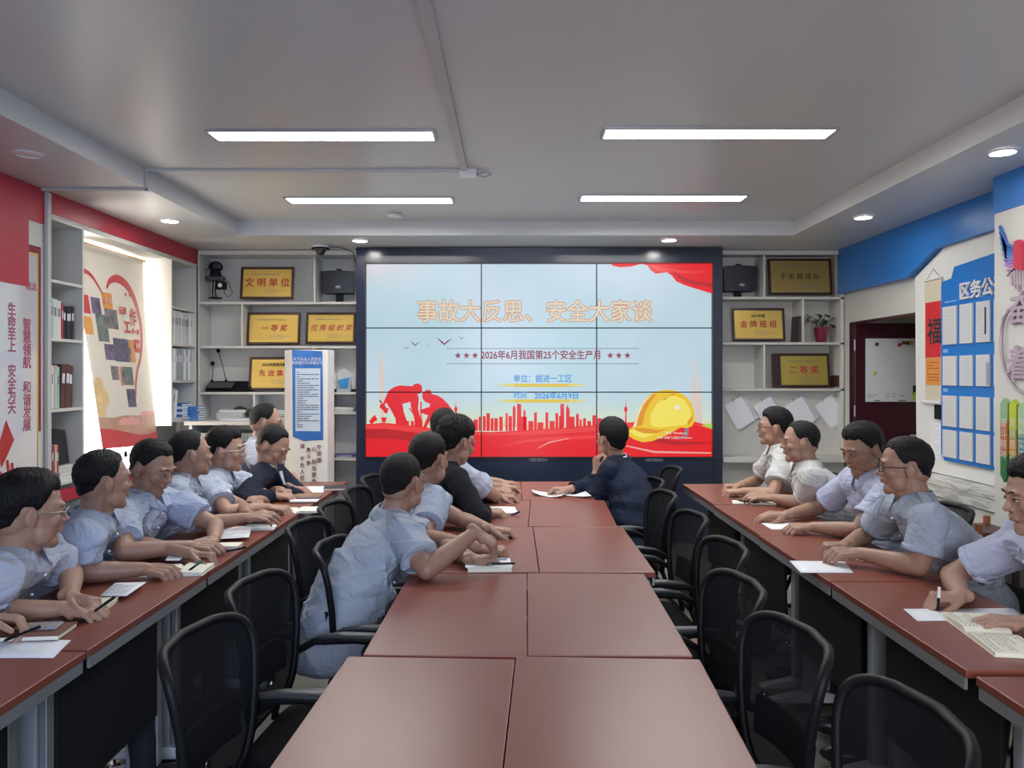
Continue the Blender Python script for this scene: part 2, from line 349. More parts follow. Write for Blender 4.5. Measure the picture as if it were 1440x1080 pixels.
# panel glass: pale blue procedural picture
def screen_bg():
    m = bpy.data.materials.new('screen_background'); m.use_nodes = True; nt = m.node_tree; n = nt.nodes; p = n['Principled BSDF']
    p.inputs['Base Color'].default_value = (.01, .01, .01, 1); p.inputs['Roughness'].default_value = .3
    t = n.new('ShaderNodeTexCoord'); sp = n.new('ShaderNodeSeparateXYZ'); nt.links.new(t.outputs['Object'], sp.inputs[0])
    nz = n.new('ShaderNodeTexNoise'); nz.inputs['Scale'].default_value = 1.1; nt.links.new(t.outputs['Object'], nz.inputs['Vector'])
    cr = n.new('ShaderNodeValToRGB'); nt.links.new(nz.outputs['Fac'], cr.inputs[0])
    e = cr.color_ramp.elements; e[0].position = .35; e[0].color = (.50, .72, .80, 1); e[1].position = .65; e[1].color = (.62, .77, .88, 1)
    # pink tint at the top left corner, cream near the skyline
    a = n.new('ShaderNodeMapRange'); a.inputs[1].default_value = 2.3; a.inputs[2].default_value = 2.6; nt.links.new(sp.outputs['Z'], a.inputs[0])
    c = n.new('ShaderNodeMapRange'); c.inputs[1].default_value = -.7; c.inputs[2].default_value = -1.4; nt.links.new(sp.outputs['X'], c.inputs[0])
    mu = n.new('ShaderNodeMath'); mu.operation = 'MULTIPLY'; nt.links.new(a.outputs[0], mu.inputs[0]); nt.links.new(c.outputs[0], mu.inputs[1])
    mx = n.new('ShaderNodeMix'); mx.data_type = 'RGBA'; nt.links.new(mu.outputs[0], mx.inputs[0]); nt.links.new(cr.outputs[0], mx.inputs[6]); mx.inputs[7].default_value = (.82, .62, .68, 1)
    d = n.new('ShaderNodeMapRange'); d.inputs[1].default_value = 1.35; d.inputs[2].default_value = 1.12; d.inputs[4].default_value = .75; nt.links.new(sp.outputs['Z'], d.inputs[0])
    m2 = n.new('ShaderNodeMix'); m2.data_type = 'RGBA'; nt.links.new(d.outputs[0], m2.inputs[0]); nt.links.new(mx.outputs[2], m2.inputs[6]); m2.inputs[7].default_value = (.78, .86, .62, 1)
    nt.links.new(m2.outputs[2], p.inputs['Emission Color']); p.inputs['Emission Strength'].default_value = SCREEN_E
    return m
M_SBG = screen_bg()
pw = (SX1 - SX0) / 3; ph = (SZ1 - SZ0) / 3
for i in range(3):
    for j in range(3):
        x = SX0 + i * pw; z = SZ0 + j * ph
        MB().bb(x + .0025, x + pw - .0025, YS, YS + .05, z + .0025, z + ph - .0025).build('panel', M_SBG, vw)
MB().bb(SX0, SX1, YS + .006, YS + .05, SZ0, SZ1).build('backing', M_BLK, vw)
# the slide: flat shapes on the panel faces, in photo pixels at the wall's plane
SCB = Board((0, YS, 0), (1, 0, 0), (0, 0, 1), vw)
sk = YS / F
def S(px, py): return ((px - CX) * sk, CAMZ - (py - HY) * sk)
def spx(lst): return [S(x, y) for x, y in lst]
E_RED = emat('red', (.88, .006, .014)); E_RED2 = emat('deep_red', (.55, .004, .01)); E_RED3 = emat('bright_red', (.95, .045, .04)); E_PINK = emat('pink', (.95, .40, .36))
E_YEL = emat('yellow', (.95, .62, .02)); E_YEL2 = emat('light_yellow', (1, .85, .12)); E_ORG = emat('orange', (.85, .33, .01)); E_WHT = emat('white', (.9, .93, .85)); E_CRM = emat('cream', (.88, .70, .40))
E_BLU = emat('blue', (.03, .32, .75)); E_MAR = emat('maroon', (.30, .01, .05)); E_DRK = emat('dark', (.03, .03, .05)); E_OUT = emat('title_edge', (.62, .20, .04)); E_TIN = emat('title_fill', (.80, .70, .52)); E_GRY = emat('grey', (.25, .22, .28))
def sp(lst, m, name='slide_shape'): return SCB.poly(spx(lst), m, name)
rnd = random.Random(4)
# faint towers, cream haze and grass
sp([(965, 641 - 60), (972, 560), (976, 490), (979, 560), (986, 520), (988, 600), (1001, 605), (1001, 620), (960, 620)], emat('haze', (.80, .66, .60)), 'tower_haze')
sp([(535, 600), (533, 520), (536, 490), (539, 520), (541, 600)], emat('haze', (.80, .66, .60)), 'tower_haze')
G = []
x = 516
while x < 1000:
    h = rnd.uniform(4, 17) * (1.3 if x < 670 else 1); y0 = 603 + 4 * sin(x / 60); dx = rnd.uniform(-3, 5)
    G.append(spx([(x, y0), (x + 2, y0), (x + dx, y0 - h)])); x += rnd.uniform(1.6, 3.2)
SCB.polys(G, emat('grass', (.90, .60, .20)), 'grass_graphic')
# skyline
B = []
def bl(x0, x1, yt): B.append(spx([(x0, 606), (x1, 606), (x1, yt), (x0, yt)]))
for x0, x1, yt in [(666, 672, 590), (673, 676, 586), (679, 683, 585), (684, 689, 581), (690, 694, 588), (695, 700, 588), (702, 707, 586), (711, 714, 581), (715, 720, 585), (721, 724, 573), (727, 733, 569), (733, 741, 586), (736, 739, 577),
                   (743, 750, 592), (751, 755, 580), (756, 764, 594), (767, 771, 580), (773, 780, 592), (781, 785, 581), (786, 792, 585), (788, 792, 569), (796, 801, 575), (801, 808, 586), (810, 814, 582), (815, 818, 590), (820, 824, 588), (826, 831, 592), (833, 838, 584), (840, 846, 588), (848, 854, 592)]: bl(x0, x1, yt)
for xc in (612, 618, 573, 580, 586, 592): bl(xc - 2, xc + 2, 586 + (xc % 7))
SCB.polys(B, E_RED, 'skyline_graphic')
for xc, f in ((729.5, 1), (791, -1)):
    SCB.polys([spx([(xc - 2.6, 600), (xc + 2.6, 600), (xc + 2.3, 575), (xc - 2.3, 575)]), spx([(xc - 2.3, 575), (xc - 2.3, 568), (xc - 1.3, 568), (xc - 1.3, 575)]), spx([(xc + 1.3, 575), (xc + 1.3, 568), (xc + 2.4, 568), (xc + 2.4, 575)]), spx([(xc - 2.4, 568), (xc + 2.4, 568), (xc + 2.4, 569.5), (xc - 2.4, 569.5)])], E_RED, 'tower_graphic')
for xc in (723, 798): sp([(xc - 2, 600), (xc + 2, 600), (xc + 2, 574), (xc, 569), (xc - 2, 574)], E_RED, 'tower_graphic')
for xc in (641, 880): sp([(xc - 1.5, 606), (xc + 1.5, 606), (xc + .8, 580), (xc + 2.4, 577), (xc + 2, 573), (xc + .6, 572), (xc, 561), (xc - .6, 572), (xc - 2, 573), (xc - 2.4, 577), (xc - .8, 580)], E_RED, 'tower_graphic')
# two workers
sp([(558, 605), (556, 588), (549, 575), (543, 566), (541, 569), (545, 577), (541, 581), (538, 576), (534, 573), (535, 568), (539, 567), (543, 557), (547, 549), (555, 544), (562, 542), (580, 543), (583, 540), (588, 539), (593, 542), (594, 550), (590, 554), (587, 554), (589, 560), (588, 575), (592, 592), (592, 600), (583, 603), (583, 590), (578, 572), (577, 565), (566, 568), (568, 580), (573, 594), (574, 605)], E_RED, 'worker_graphic')
sp([(536, 567), (533, 563), (534, 562), (538, 566)], E_DRK, 'tool_graphic'); sp([(575, 574), (576.4, 573), (583, 583), (582, 584)], E_RED, 'tool_graphic'); sp([(591, 565), (593, 565), (593, 592), (591, 592)], E_RED, 'tool_graphic')
sp([(541, 580), (545, 573), (547, 574), (544, 582)], E_RED, 'tool_graphic')
sp([(594, 553), (600, 548), (606, 549), (607, 554), (615, 556), (622, 560), (630, 568), (642, 584), (636, 592), (614, 592), (606, 589), (598, 604), (594, 604), (602, 584), (596, 582), (590, 579), (592, 576), (604, 572), (605, 568), (598, 565), (594, 560)], E_RED, 'worker_graphic')
sp([(519, 592), (527, 583), (531, 590), (522, 597)], E_RED, 'rock_graphic'); sp([(536, 587), (544, 587), (542, 594), (538, 594)], E_RED, 'rock_graphic')
sp([(655, 590), (664, 590), (664, 604), (656, 604)], E_RED, 'rock_graphic')
# red silk
top = [(515, 598), (540, 596), (570, 599), (610, 604), (650, 608), (690, 609), (730, 607), (780, 604), (830, 600), (880, 596), (930, 592), (975, 594), (1001, 601)]
sp([(515, 642), (1001, 642)] + list(reversed([(x, y - 1.5) for x, y in top]))[0:] , E_RED, 'silk_graphic')
def ribbon(pts, w, m): sp([(x, y) for x, y in pts] + [(x, y + w(i)) for i, (x, y) in reversed(list(enumerate(pts)))], m, 'silk_fold_graphic')
ribbon(top, lambda i: 5 + 2 * sin(i), E_RED3); ribbon([(515, 604), (540, 603), (570, 607), (610, 614), (640, 620), (668, 626)], lambda i: [12, 14, 9, 6, 4, 1][i], E_RED2)
ribbon([(700, 628), (740, 618), (780, 614), (840, 612), (880, 613)], lambda i: [1, 4, 5, 4, 1][i], E_RED3); ribbon([(756, 630), (772, 621), (800, 616)], lambda i: [1, 2, 1][i], E_PINK)
ribbon([(516, 612), (560, 612), (600, 620), (620, 628)], lambda i: [3, 6, 4, 1][i], E_RED2); ribbon([(860, 622), (920, 634), (1000, 636)], lambda i: [1, 3, 2][i], E_PINK)
ribbon([(880, 605), (910, 612), (950, 620), (1000, 622)], lambda i: [1, 8, 6, 2][i], E_RED2)
# flag at the top right
sp([(858, 370), (900, 369.5), (938, 369.5), (1001, 369.5), (1001, 413), (985, 408), (965, 402), (951, 396), (945, 388), (938, 383), (930, 384), (922, 385), (915, 380), (910, 373), (902, 371), (888, 375), (872, 376), (862, 374)], E_RED, 'flag_graphic')
ribbon([(912, 371), (925, 376), (945, 378), (965, 381), (1001, 382)], lambda i: [1, 5, 6, 3, 1][i], E_RED3); ribbon([(944, 380), (960, 390), (980, 396), (1001, 398)], lambda i: [1, 6, 5, 6][i], E_RED2)
sp([(985, 598), (1001, 596), (1001, 603)], emat('green', (.45, .75, .08)), 'green_graphic')
# hard hat
hat = [(882, 612), (884, 604), (890, 600), (893, 590), (899, 574), (908, 560), (920, 551), (935, 548), (948, 549), (962, 555), (971, 565), (976, 578), (977, 592), (973, 599), (966, 602), (957, 601), (948, 606), (935, 613), (918, 620), (904, 622), (892, 618)]
sp([(963, 601), (968, 600), (968, 612), (958, 617), (950, 618), (962, 612)], E_GRY, 'strap_graphic')
sp(hat, E_YEL, 'hard_hat_graphic')
sp([(914, 596), (915, 582), (922, 569), (932, 561), (948, 556), (962, 562), (970, 574), (973, 588), (965, 597), (950, 599), (930, 601), (918, 600)], E_YEL2, 'hat_shine_graphic')
sp([(894, 600), (899, 582), (907, 566), (918, 555), (924, 553), (914, 566), (907, 580), (903, 598)], E_ORG, 'hat_shade_graphic')
sp([(891, 600), (894, 590), (899, 575), (907, 562), (913, 557), (903, 570), (897, 586), (894, 601)], E_WHT, 'hat_rim_graphic')
sp([(892, 601), (905, 602), (925, 605), (938, 603), (924, 609), (905, 609), (893, 605)], E_ORG, 'hat_shade_graphic')
sp([(885, 606), (892, 604), (906, 610), (922, 610), (906, 616), (892, 613)], E_YEL2, 'hat_shine_graphic'); sp([(948, 571), (954, 569), (956, 574), (951, 577)], E_WHT, 'hat_glint_graphic')
sp([(931, 562), (937, 559), (938, 561), (932, 563)], E_ORG, 'vent_graphic'); sp([(940, 556), (947, 553), (950, 556)], E_ORG, 'vent_graphic'); sp([(966, 594), (974, 583), (973, 590), (968, 598)], E_ORG, 'vent_graphic')
# birds and stars, rules
def bird(x, y, s):
    sp([(x - 8 * s, y - 4 * s), (x - 2 * s, y), (x, y + 2 * s), (x + 2 * s, y), (x + 8 * s, y - 3 * s), (x + 1.5 * s, y + 2.2 * s), (x, y + 3.6 * s), (x - 2.5 * s, y + 1.6 * s)], E_MAR, 'bird_graphic')
bird(625, 480, 1.5); bird(584, 483, 1.0); bird(649, 475, .6); bird(572, 489, .6); bird(601, 486, .35)
for x0 in (644, 656, 668, 858, 870, 882):
    sp([(x0 + (5.2 if k % 2 == 0 else 2.0) * sin(k * pi / 5), 500 - (5.2 if k % 2 == 0 else 2.0) * cos(k * pi / 5)) for k in range(10)], E_MAR, 'star_graphic')
for y in (489.7, 511): sp([(628, y), (898, y), (898, y + .9), (628, y + .9)], E_GRY, 'rule_graphic')
def yb(y):
    for k, (x0, x1) in enumerate(((700, 824), (712, 812), (724, 800))): sp([(x0, y), (x1, y), (x1, y + 4 + .4 * k), (x0, y + 4 + .4 * k)], [emat('y0', (.72, .74, .42)), emat('y1', (.80, .68, .18)), emat('y2', (.80, .58, .03))][k], 'yellow_bar_graphic')
yb(539.5); yb(561.5)
def st(body, px, py, size_px, m, **k):
    a, b_ = S(px, py); return SCB.text(body, a, b_, size_px * sk, m, 'slide_lettering', **k)
TT = '事故大反思、安全大家谈'
st(TT, 752, 440, 32.6, E_OUT, bold=.0085, sx=.925); st(TT, 752, 440, 32.6, E_TIN, bold=.0032, sx=.925)
st('2026年6月我国第25个安全生产月', 761, 500, 13.6, E_MAR, bold=.0018, sx=.86)
st('单位：掘进一工区', 763, 533, 11.5, E_BLU, bold=.0012, sx=.9); st('时间', 722, 556.5, 10.5, E_BLU, sx=.9, bold=.001, align='LEFT'); st('2026年6月9日', 783, 557, 10.5, E_BLU, bold=.002)
st('激活 Windows', 950, 609, 5, E_WHT); st('转到“设置”以激活 Windows。', 950, 615.5, 4, E_WHT)
# panel joints drawn by the real bezels in front of the picture
b = MB()
for i in (1, 2): b.bb(SX0 + i * pw - .0045, SX0 + i * pw + .0045, YS - .010, YS, SZ0, SZ1)
for j in (1, 2): b.bb(SX0, SX1, YS - .010, YS, SZ0 + j * ph - .0045, SZ0 + j * ph + .0045)
b.build('panel_joint', M_BLK, vw)
CBF = Board((0, YS - .031, 0), (1, 0, 0), (0, 0, 1), vw)
M_LG = mat('grey_logo', (.35, .36, .38), .4)
for px in (757, 919): a, c = S(px, 646.5); CBF.text('HIKVISION', a, c, .034, M_LG, bold=.0006)

# ------------------------------------------------------------------ shelves
def shelf_unit(name, label, boards, cat='shelf'):
    t = thing(name, label, cat, (boards[0][1][0], boards[0][1][2], 0))
    for nm, bx in boards:
        box(nm, M_SHELF, *bx, parent=t, bevel=.0015)
    return t
T = .018
YFR = 7.15
zl = lambda py: CAMZ - (py - HY) * YFR / F
xl = lambda px: (px - CX) * YFR / F
def hb(x0, x1, py, yb_=7.425, yf=YFR): z = zl(py); return ('shelf_board', (x0, x1, yf, yb_, z - T, z + .004))
def vb(px, p0, p1): x = xl(px); return ('divider', (x - T / 2, x + T / 2, YFR + .003, 7.42, zl(p1) + .004, zl(p0) - T))
x0, x1 = -2.915, -1.418
shelf_unit('wall_shelf', 'white built-in wall shelf left of the video wall, holding gold plaques', [
    ('side_panel', (x0 - .012, x0 + .006, YFR, 7.425, 1.1, 2.67)), ('side_panel', (x1 - .03, x1, YFR, 7.425, 0, 2.67)), ('top_panel', (x0, x1, YFR, 7.425, zl(358), zl(355))), ('cornice', (x0, x1, YFR - .02, YFR, 2.645, 2.685)),
    ('back_panel', (x0, x1, 7.418, 7.428, 0, 2.67)),
    hb(x0, x1, 425), hb(x0, x1, 487), hb(x0, x1, 552), hb(xl(463), x1, 580), hb(xl(463), x1, 645), ('divider', (xl(463) - T, xl(463), YFR, 7.42, 0, zl(552) - T)),
    vb(442, 358, 425), vb(340, 425, 487), vb(441, 487, 552), vb(357, 552, 588)])
shelf_unit('corner_counter', 'white low counter under the left wall shelf, papers and boxes on it', [
    ('counter_top', (x0 - .02, xl(463) - T - .002, YFR - .28, 7.415, zl(590) - .035, zl(590) + .0)), ('side_panel', (x0 - .01, x0 + .02, YFR - .2, 7.4, 0, zl(590) - .036)), ('side_panel', (xl(458) - .03, xl(463) - .022, YFR - .2, 7.4, 0, zl(590) - .036))], 'counter')
x0r, x1r = 1.93, 3.09
shelf_unit('wall_shelf', 'white built-in wall shelf right of the video wall, with a potted plant', [
    ('side_panel', (x0r - .012, x0r + .004, YFR, 7.425, 0, 2.67)), ('side_panel', (x1r - .03, x1r, YFR, 7.425, 0, 2.67)), ('top_panel', (x0r, x1r, YFR, 7.425, zl(356), zl(353))), ('cornice', (x0r, x1r, YFR - .02, YFR, 2.645, 2.685)),
    ('back_panel', (x0r, x1r, 7.418, 7.428, 0, 2.67)),
    hb(x0r, x1r, 418), hb(x0r, x1r, 482), hb(x0r, x1r, 547), vb(1075, 356, 418), vb(1130, 418, 482), vb(1075, 482, 547),
    ('counter_top', (x0r, x1r + .0, YFR - .14, 7.42, zl(645) - .02, zl(641))), ('pinning_board', (x0r, x1r - .03, 7.25, 7.26, zl(641), zl(547) - T)),
    ('cabinet_door', (x0r + .01, 2.50, YFR - .02, YFR, .05, zl(645) - .022)), ('cabinet_door', (2.51, x1r - .01, YFR - .02, YFR, .05, zl(645) - .022))])
# left wall shelves (opening faces the room)
def side_shelf(label, y0, y1, zs, ztop, zbot):
    bs = [('side_panel', (-3.24, XL + .002, y0, y0 + .02, zbot, ztop)), ('side_panel', (-3.24, XL + .002, y1 - .02, y1, zbot, ztop)), ('top_panel', (-3.24, XL + .002, y0 + .02, y1 - .02, ztop - .02, ztop)), ('back_panel', (-3.249, -3.24, y0, y1, zbot, ztop))]
    bs += [('shelf_board', (-3.24, XL, y0 + .02, y1 - .02, z - .02, z)) for z in zs]
    return shelf_unit('wall_shelf', label, bs)
ZL1 = (2.14, 1.765, 1.31, .83)
side_shelf('tall white niche shelf on the left wall between the red wall and the window', 4.845, 5.255, ZL1, 2.538, .02)
ZL2 = (2.125, 1.80, 1.48, 1.15)
side_shelf('narrow white niche shelf in the left back corner beside the window', 6.605, 7.13, ZL2, 2.538, 1.09)

# ------------------------------------------------------------------ plaques
def plaque(label, px0, py0, px1, py1, y=7.26, title='', sub='', ring=False, tilt=R(7), bw=.022, tcol=None, shear=0.0, fill=M_GOLD, tsize=None, zbase=None, rz=0, lift=0):
    yc = y; a = at(px0, py1, yc); c = at(px1, py0, yc); w = c.x - a.x; h = (c.z - a.z)
    t = thing('plaque', label, 'plaque', (a.x + w / 2, yc, a.z), rz, group='gold award plaques')
    u = Vector((1, 0, 0)); v = Vector((0, sin(tilt), cos(tilt))); rm = Matrix.Rotation(-tilt, 3, 'X')
    o = Vector((a.x, yc, a.z + .001)); n = u.cross(v)
    bd = Board(o, u, v, t)
    def slab(a0, b0, a1, b1, h0, h1):
        P = [bd.pt(a0, b0, h0), bd.pt(a1, b0, h0), bd.pt(a1, b1, h0), bd.pt(a0, b1, h0)]; return MB().prism(P, n * (h1 - h0))
    fr = MB()
    for q in ((0, 0, w, bw), (0, h - bw, w, h), (0, bw, bw, h - bw), (w - bw, bw, w, h - bw)): 
        P = [bd.pt(q[0], q[1], 0), bd.pt(q[2], q[1], 0), bd.pt(q[2], q[3], 0), bd.pt(q[0], q[3], 0)]; fr.prism(P, n * .018)
    fr.build('frame', M_DWOOD, t, bevel=.002)
    slab(bw, bw, w - bw, h - bw, 0, .008).build('plate', fill, t)
    bd.o = bd.pt(0, 0, .008)
    iw, ih = w - 2 * bw, h - 2 * bw
    if ring:
        L = []; N = 44; rr = random.Random(len(title))
        for k in range(N):
            for (ax, ay, dx, dy) in ((bw + iw * (k + .2) / N, bw, .6, 1), (bw + iw * (k + .2) / N, h - bw, .6, -1)):
                if k % 2: continue
                L.append([(ax, ay), (ax + iw / N * .9, ay), (ax + iw / N * 1.5, ay + dy * ih * .055), (ax + iw / N * .8, ay + dy * ih * .055)])
            if k < 28:
                yy = bw + ih * (k + .3) / 28
                if k % 2: L.append([(bw, yy), (bw + iw * .035, yy + ih / 60), (bw + iw * .035, yy + ih / 32), (bw, yy + ih / 60)]); L.append([(w - bw, yy), (w - bw - iw * .035, yy + ih / 60), (w - bw - iw * .035, yy + ih / 32), (w - bw, yy + ih / 60)])
        bd.polys(L, M_GOLDE, 'engraved_border')
    else:
        e = .03
        L = [[(bw + e * iw, bw + e * iw), (w - bw - e * iw, bw + e * iw), (w - bw - e * iw, bw + e * iw + .002), (bw + e * iw, bw + e * iw + .002)], [(bw + e * iw, h - bw - e * iw), (w - bw - e * iw, h - bw - e * iw), (w - bw - e * iw, h - bw - e * iw - .002), (bw + e * iw, h - bw - e * iw - .002)]]
        bd.polys(L, M_GOLDE, 'engraved_border')
    ts = tsize or ih * .27
    bd.text(title, w / 2, h * .50, ts, tcol or M_REDINK, bold=ts * .02, shear=shear)
    if sub: bd.text(sub, w / 2, h * .76, ih * .12, M_INK, bold=.001)
    else: bd.lines(bw + iw * .16, h * .74, w - bw - iw * .16, h * .80, 1, M_GREYINK, seed=1)
    bd.lines(bw + iw * .42, h * .18, w - bw - iw * .12, h * .32, 3, M_GREYINK, seed=3, th=.22)
    return t
plaque('gold plaque reading 文明单位 on the top left shelf', 338, 375, 413, 421, title='文 明 单 位', tsize=.088)
plaque('gold plaque reading 一等奖 on the second left shelf', 347, 439, 422, 485, title='一 等 奖', tsize=.068, shear=.25)
plaque('gold plaque reading 优秀组织奖 partly hidden by the video wall cabinet', 430, 439, 500, 484, title='优 秀 组 织 奖', tsize=.064, shear=.3)
plaque('gold plaque reading 先进集体 behind the tall standing board', 350, 502, 424, 549, title='先 进 集 体', tsize=.066, sub='2024年度党风廉政')
plaque('dull gold plaque reading 千米掘进队, topmost right of the video wall', 1081, 363, 1170, 415, title='千 米 掘 进 队', tcol=mat('dark_engraving', (.07, .04, .01), .5), ring=True, fill=mat('dull_gold', (.42, .29, .09), .4, metal=.5), tsize=.062)
plaque('gold plaque reading 金牌班组 with 2025年度 above it', 1030, 433, 1104, 480, title='金 牌 班 组', sub='2025年度', ring=True, tsize=.072)
plaque('gold plaque reading 二等奖 on the lowest right shelf', 1095, 497, 1167, 545, title='二 等 奖', tsize=.08, fill=mat('green_gold', (.55, .44, .10), .35, metal=.55))
def slanted_slab(name, label, p0, p1, y, tilt, th, m, cat='plaque'):
    a = at(p0[0], p1[1], y); c = at(p1[0], p0[1], y); h = c.z - a.z; w = c.x - a.x
    rot = Matrix.Rotation(tilt, 3, 'Y')
    o = MB().box((0, 0, h / 2), (w, th, h), None).build(name, m, bevel=.002, basis=Matrix.Translation((a.x + w / 2, y + .0, a.z + abs(sin(tilt)) * w / 2 + .003)) @ rot.to_4x4())
    return tag(o, label, cat)
slanted_slab('folded_plaque', 'dark folded plaque standing on edge beside the 金牌班组 plaque', (1117, 446), (1125, 481), 7.28, R(3), .2, mat('dark_leather', (.05, .03, .035), .4))
slanted_slab('folded_plaque', 'brown plaque case leaning beside the 二等奖 plaque', (1172, 509), (1180, 545), 7.28, R(7), .2, mat('brown_leather', (.09, .025, .02), .4))
slanted_slab('folded_plaque', 'dark wooden case standing just left of the 二等奖 plaque', (1087, 498), (1096, 545), 7.30, R(-1), .05, M_DWOOD)
# wall-mounted speakers on the shelves
for lab, x0_, x1_, y0_, y1_ in (('dark cabinet speaker on the top shelf left of the video wall', 450, 498, 381, 412), ('dark cabinet speaker on the top shelf right of the video wall', 1018, 1066, 374, 409)):
    a = at(x0_, y1_, 7.22); c = at(x1_, y0_, 7.22); t = thing('loudspeaker', lab, 'speaker', ((a.x + c.x) / 2, 7.25, a.z), group='shelf loudspeakers')
    w = c.x - a.x; h = c.z - a.z; cx = (a.x + c.x) / 2; n = 12
    def fn(u, v, w=w, h=h, cx=cx, z=a.z): 
        ang = (u - .5) * 1.5; ww = w * (.93 + .07 * v); return (cx + ww / 2 * sin(ang) / sin(.75), 7.22 + .06 * (1 - cos(ang)) , z + h * (v + .03 * (1 - abs(2 * u - 1)) * v))
    MB().grid(fn, 14, 4).build('grille', mat('speaker_grille', (.018, .022, .035), .55), t, smooth=True)
    MB().prism([(cx - w * .46, 7.235, a.z), (cx + w * .46, 7.235, a.z), (cx + w * .40, 7.38, a.z), (cx - w * .40, 7.38, a.z)], (0, 0, h)).build('cabinet', M_BLK, t, bevel=.006)
    b = MB(); b.bb(cx - .022, cx + .022, 7.28, 7.33, a.z + h, a.z + h + .03); b.build('bracket', M_BLK, t, bevel=.004)
    MB().bb(cx - .03, cx + .03, 7.30, 7.35, zl(425 if x0_ < 700 else 418) + .006, a.z).build('stand', M_BLK, t)
    Board((0, 7.219, 0), (1, 0, 0), (0, 0, 1), t).text('ITC', cx + .01, a.z + .055, .03, M_WHT, bold=.0014)
ORD = 'first second third fourth fifth sixth seventh eighth ninth tenth eleventh twelfth thirteenth fourteenth fifteenth sixteenth'.split()
# ------------------------------------------------------------------ small things on the left back shelves
M_BOOKW = mat('white_book', (.62, .62, .60), .6); M_BOOKG = mat('green_book', (.30, .52, .45), .6); M_BOOKB = mat('black_binder', (.02, .02, .025), .4); M_BOOKBR = mat('brown_binder', (.10, .04, .035), .5)
M_BOOKBL = mat('blue_book', (.03, .15, .42), .5); M_BOOKC = mat('cream_book', (.55, .52, .38), .6); M_BOOKR = mat('red_book', (.38, .03, .04), .5); M_BOOKO = mat('orange_book', (.55, .22, .05), .5)
# video conference camera with lens and cables
t = thing('conference_camera', 'dark swivel conference camera on a stand, top left shelf corner', 'camera', at(303, 421, 7.28))
o = at(303, 421, 7.28); o.z += .006
MB().lathe([(.001, 0), (.06, 0), (.06, .012), (.001, .014)], o).build('base', M_BLK, t)
b = MB(); b.tube([o + Vector((-.02, 0, .01)), o + Vector((-.03, 0, .06)), o + Vector((-.02, 0, .17))], .006); b.tube([o + Vector((.01, 0, .01)), o + Vector((-.005, 0, .07)), o + Vector((.008, 0, .17))], .006); b.build('post', M_BLK, t, smooth=True)
MB().box(o + Vector((0, 0, .19)), (.17, .09, .045)).build('platform', mat('dark_grey', (.06, .065, .07), .35), t, bevel=.012)
MB().cone(o + Vector((0, 0, .21)), o + Vector((0, 0, .26)), .055, .045, 20).build('yoke', M_BLK, t)
MB().sph(o + Vector((.005, -.01, .30)), (.065, .06, .055)).build('head', M_BLK, t, smooth=True)
MB().cone(o + Vector((.04, -.05, .30)), o + Vector((.045, -.09, .30)), .028, .030, 20).build('lens', mat('lens_glass', (.03, .03, .04), .05), t)
MB().box(o + Vector((.07, -.04, .12)), (.09, .06, .07)).build('wall_box', M_BLK, t, bevel=.006)
MB().cone(o + Vector((.07, -.069, .12)), o + Vector((.07, -.075, .12)), .02, .02, 16).build('round_dial', M_WHT, t)
b = MB(); b.tube([o + Vector((.06, 0, .22)), o + Vector((.13, -.01, .15)), o + Vector((.17, -.02, .05)), o + Vector((.12, -.01, .012)), o + Vector((.08, 0, .06)), o + Vector((.09, 0, .10))], .003, 6); b.tube([o + Vector((-.02, 0, .3)), o + Vector((-.09, 0, .28)), o + Vector((-.1, .02, .25))], .003, 6)
b.build('cable', M_BLK, t, smooth=True)
tag(MB().box(at(286, 384, 7.30), (.03, .05, .09)).build('white_adapter', M_WHT, bevel=.004), 'small white power adapter on the side panel by the conference camera', 'adapter')
# receiver with two gooseneck microphones
t = thing('microphone_base', 'black desk microphone base unit on the third left shelf', 'microphone', at(320, 549, 7.24))
z = zl(552) + .005
a = at(288, 549, 7.2); b = MB(); b.prism([(a.x, 7.20, z), (a.x, 7.36, z), (a.x, 7.36, z + .10), (a.x, 7.32, z + .10), (a.x, 7.22, z + .03)], (.42, 0, 0)); b.build('housing', M_BLK, t, bevel=.006)
MB().prism([(a.x + .01, 7.2, z + .035), (a.x + .01, 7.30, z + .085), (a.x + .25, 7.30, z + .085), (a.x + .25, 7.2, z + .035)], (0, -.01, .004)).build('key_panel', mat('dark_grey', (.06, .065, .07), .35), t)
for (bx, by, tx, ty, lab) in ((298, 534, 299, 511, 'short gooseneck microphone with round foam head on the third left shelf'), (318, 534, 307, 493, 'long gooseneck microphone leaning left on the third left shelf')):
    t = thing('gooseneck_microphone', lab, 'microphone', at(bx, by, 7.34), group='gooseneck microphones')
    p0 = at(bx, by, 7.34); p0.z = z + .101; p1 = at(tx, ty, 7.34)
    MB().cone(p0, p0 + Vector((0, 0, .012)), .014).build('foot', M_BLK, t); MB().tube([p0, p0.lerp(p1, .5) + Vector((.004, 0, 0)), p1], .0035, 8).build('gooseneck', M_BLK, t, smooth=True)
    MB().sph(p1, (.018, .018, .022)).build('foam_head', M_BLKF, t, smooth=True)
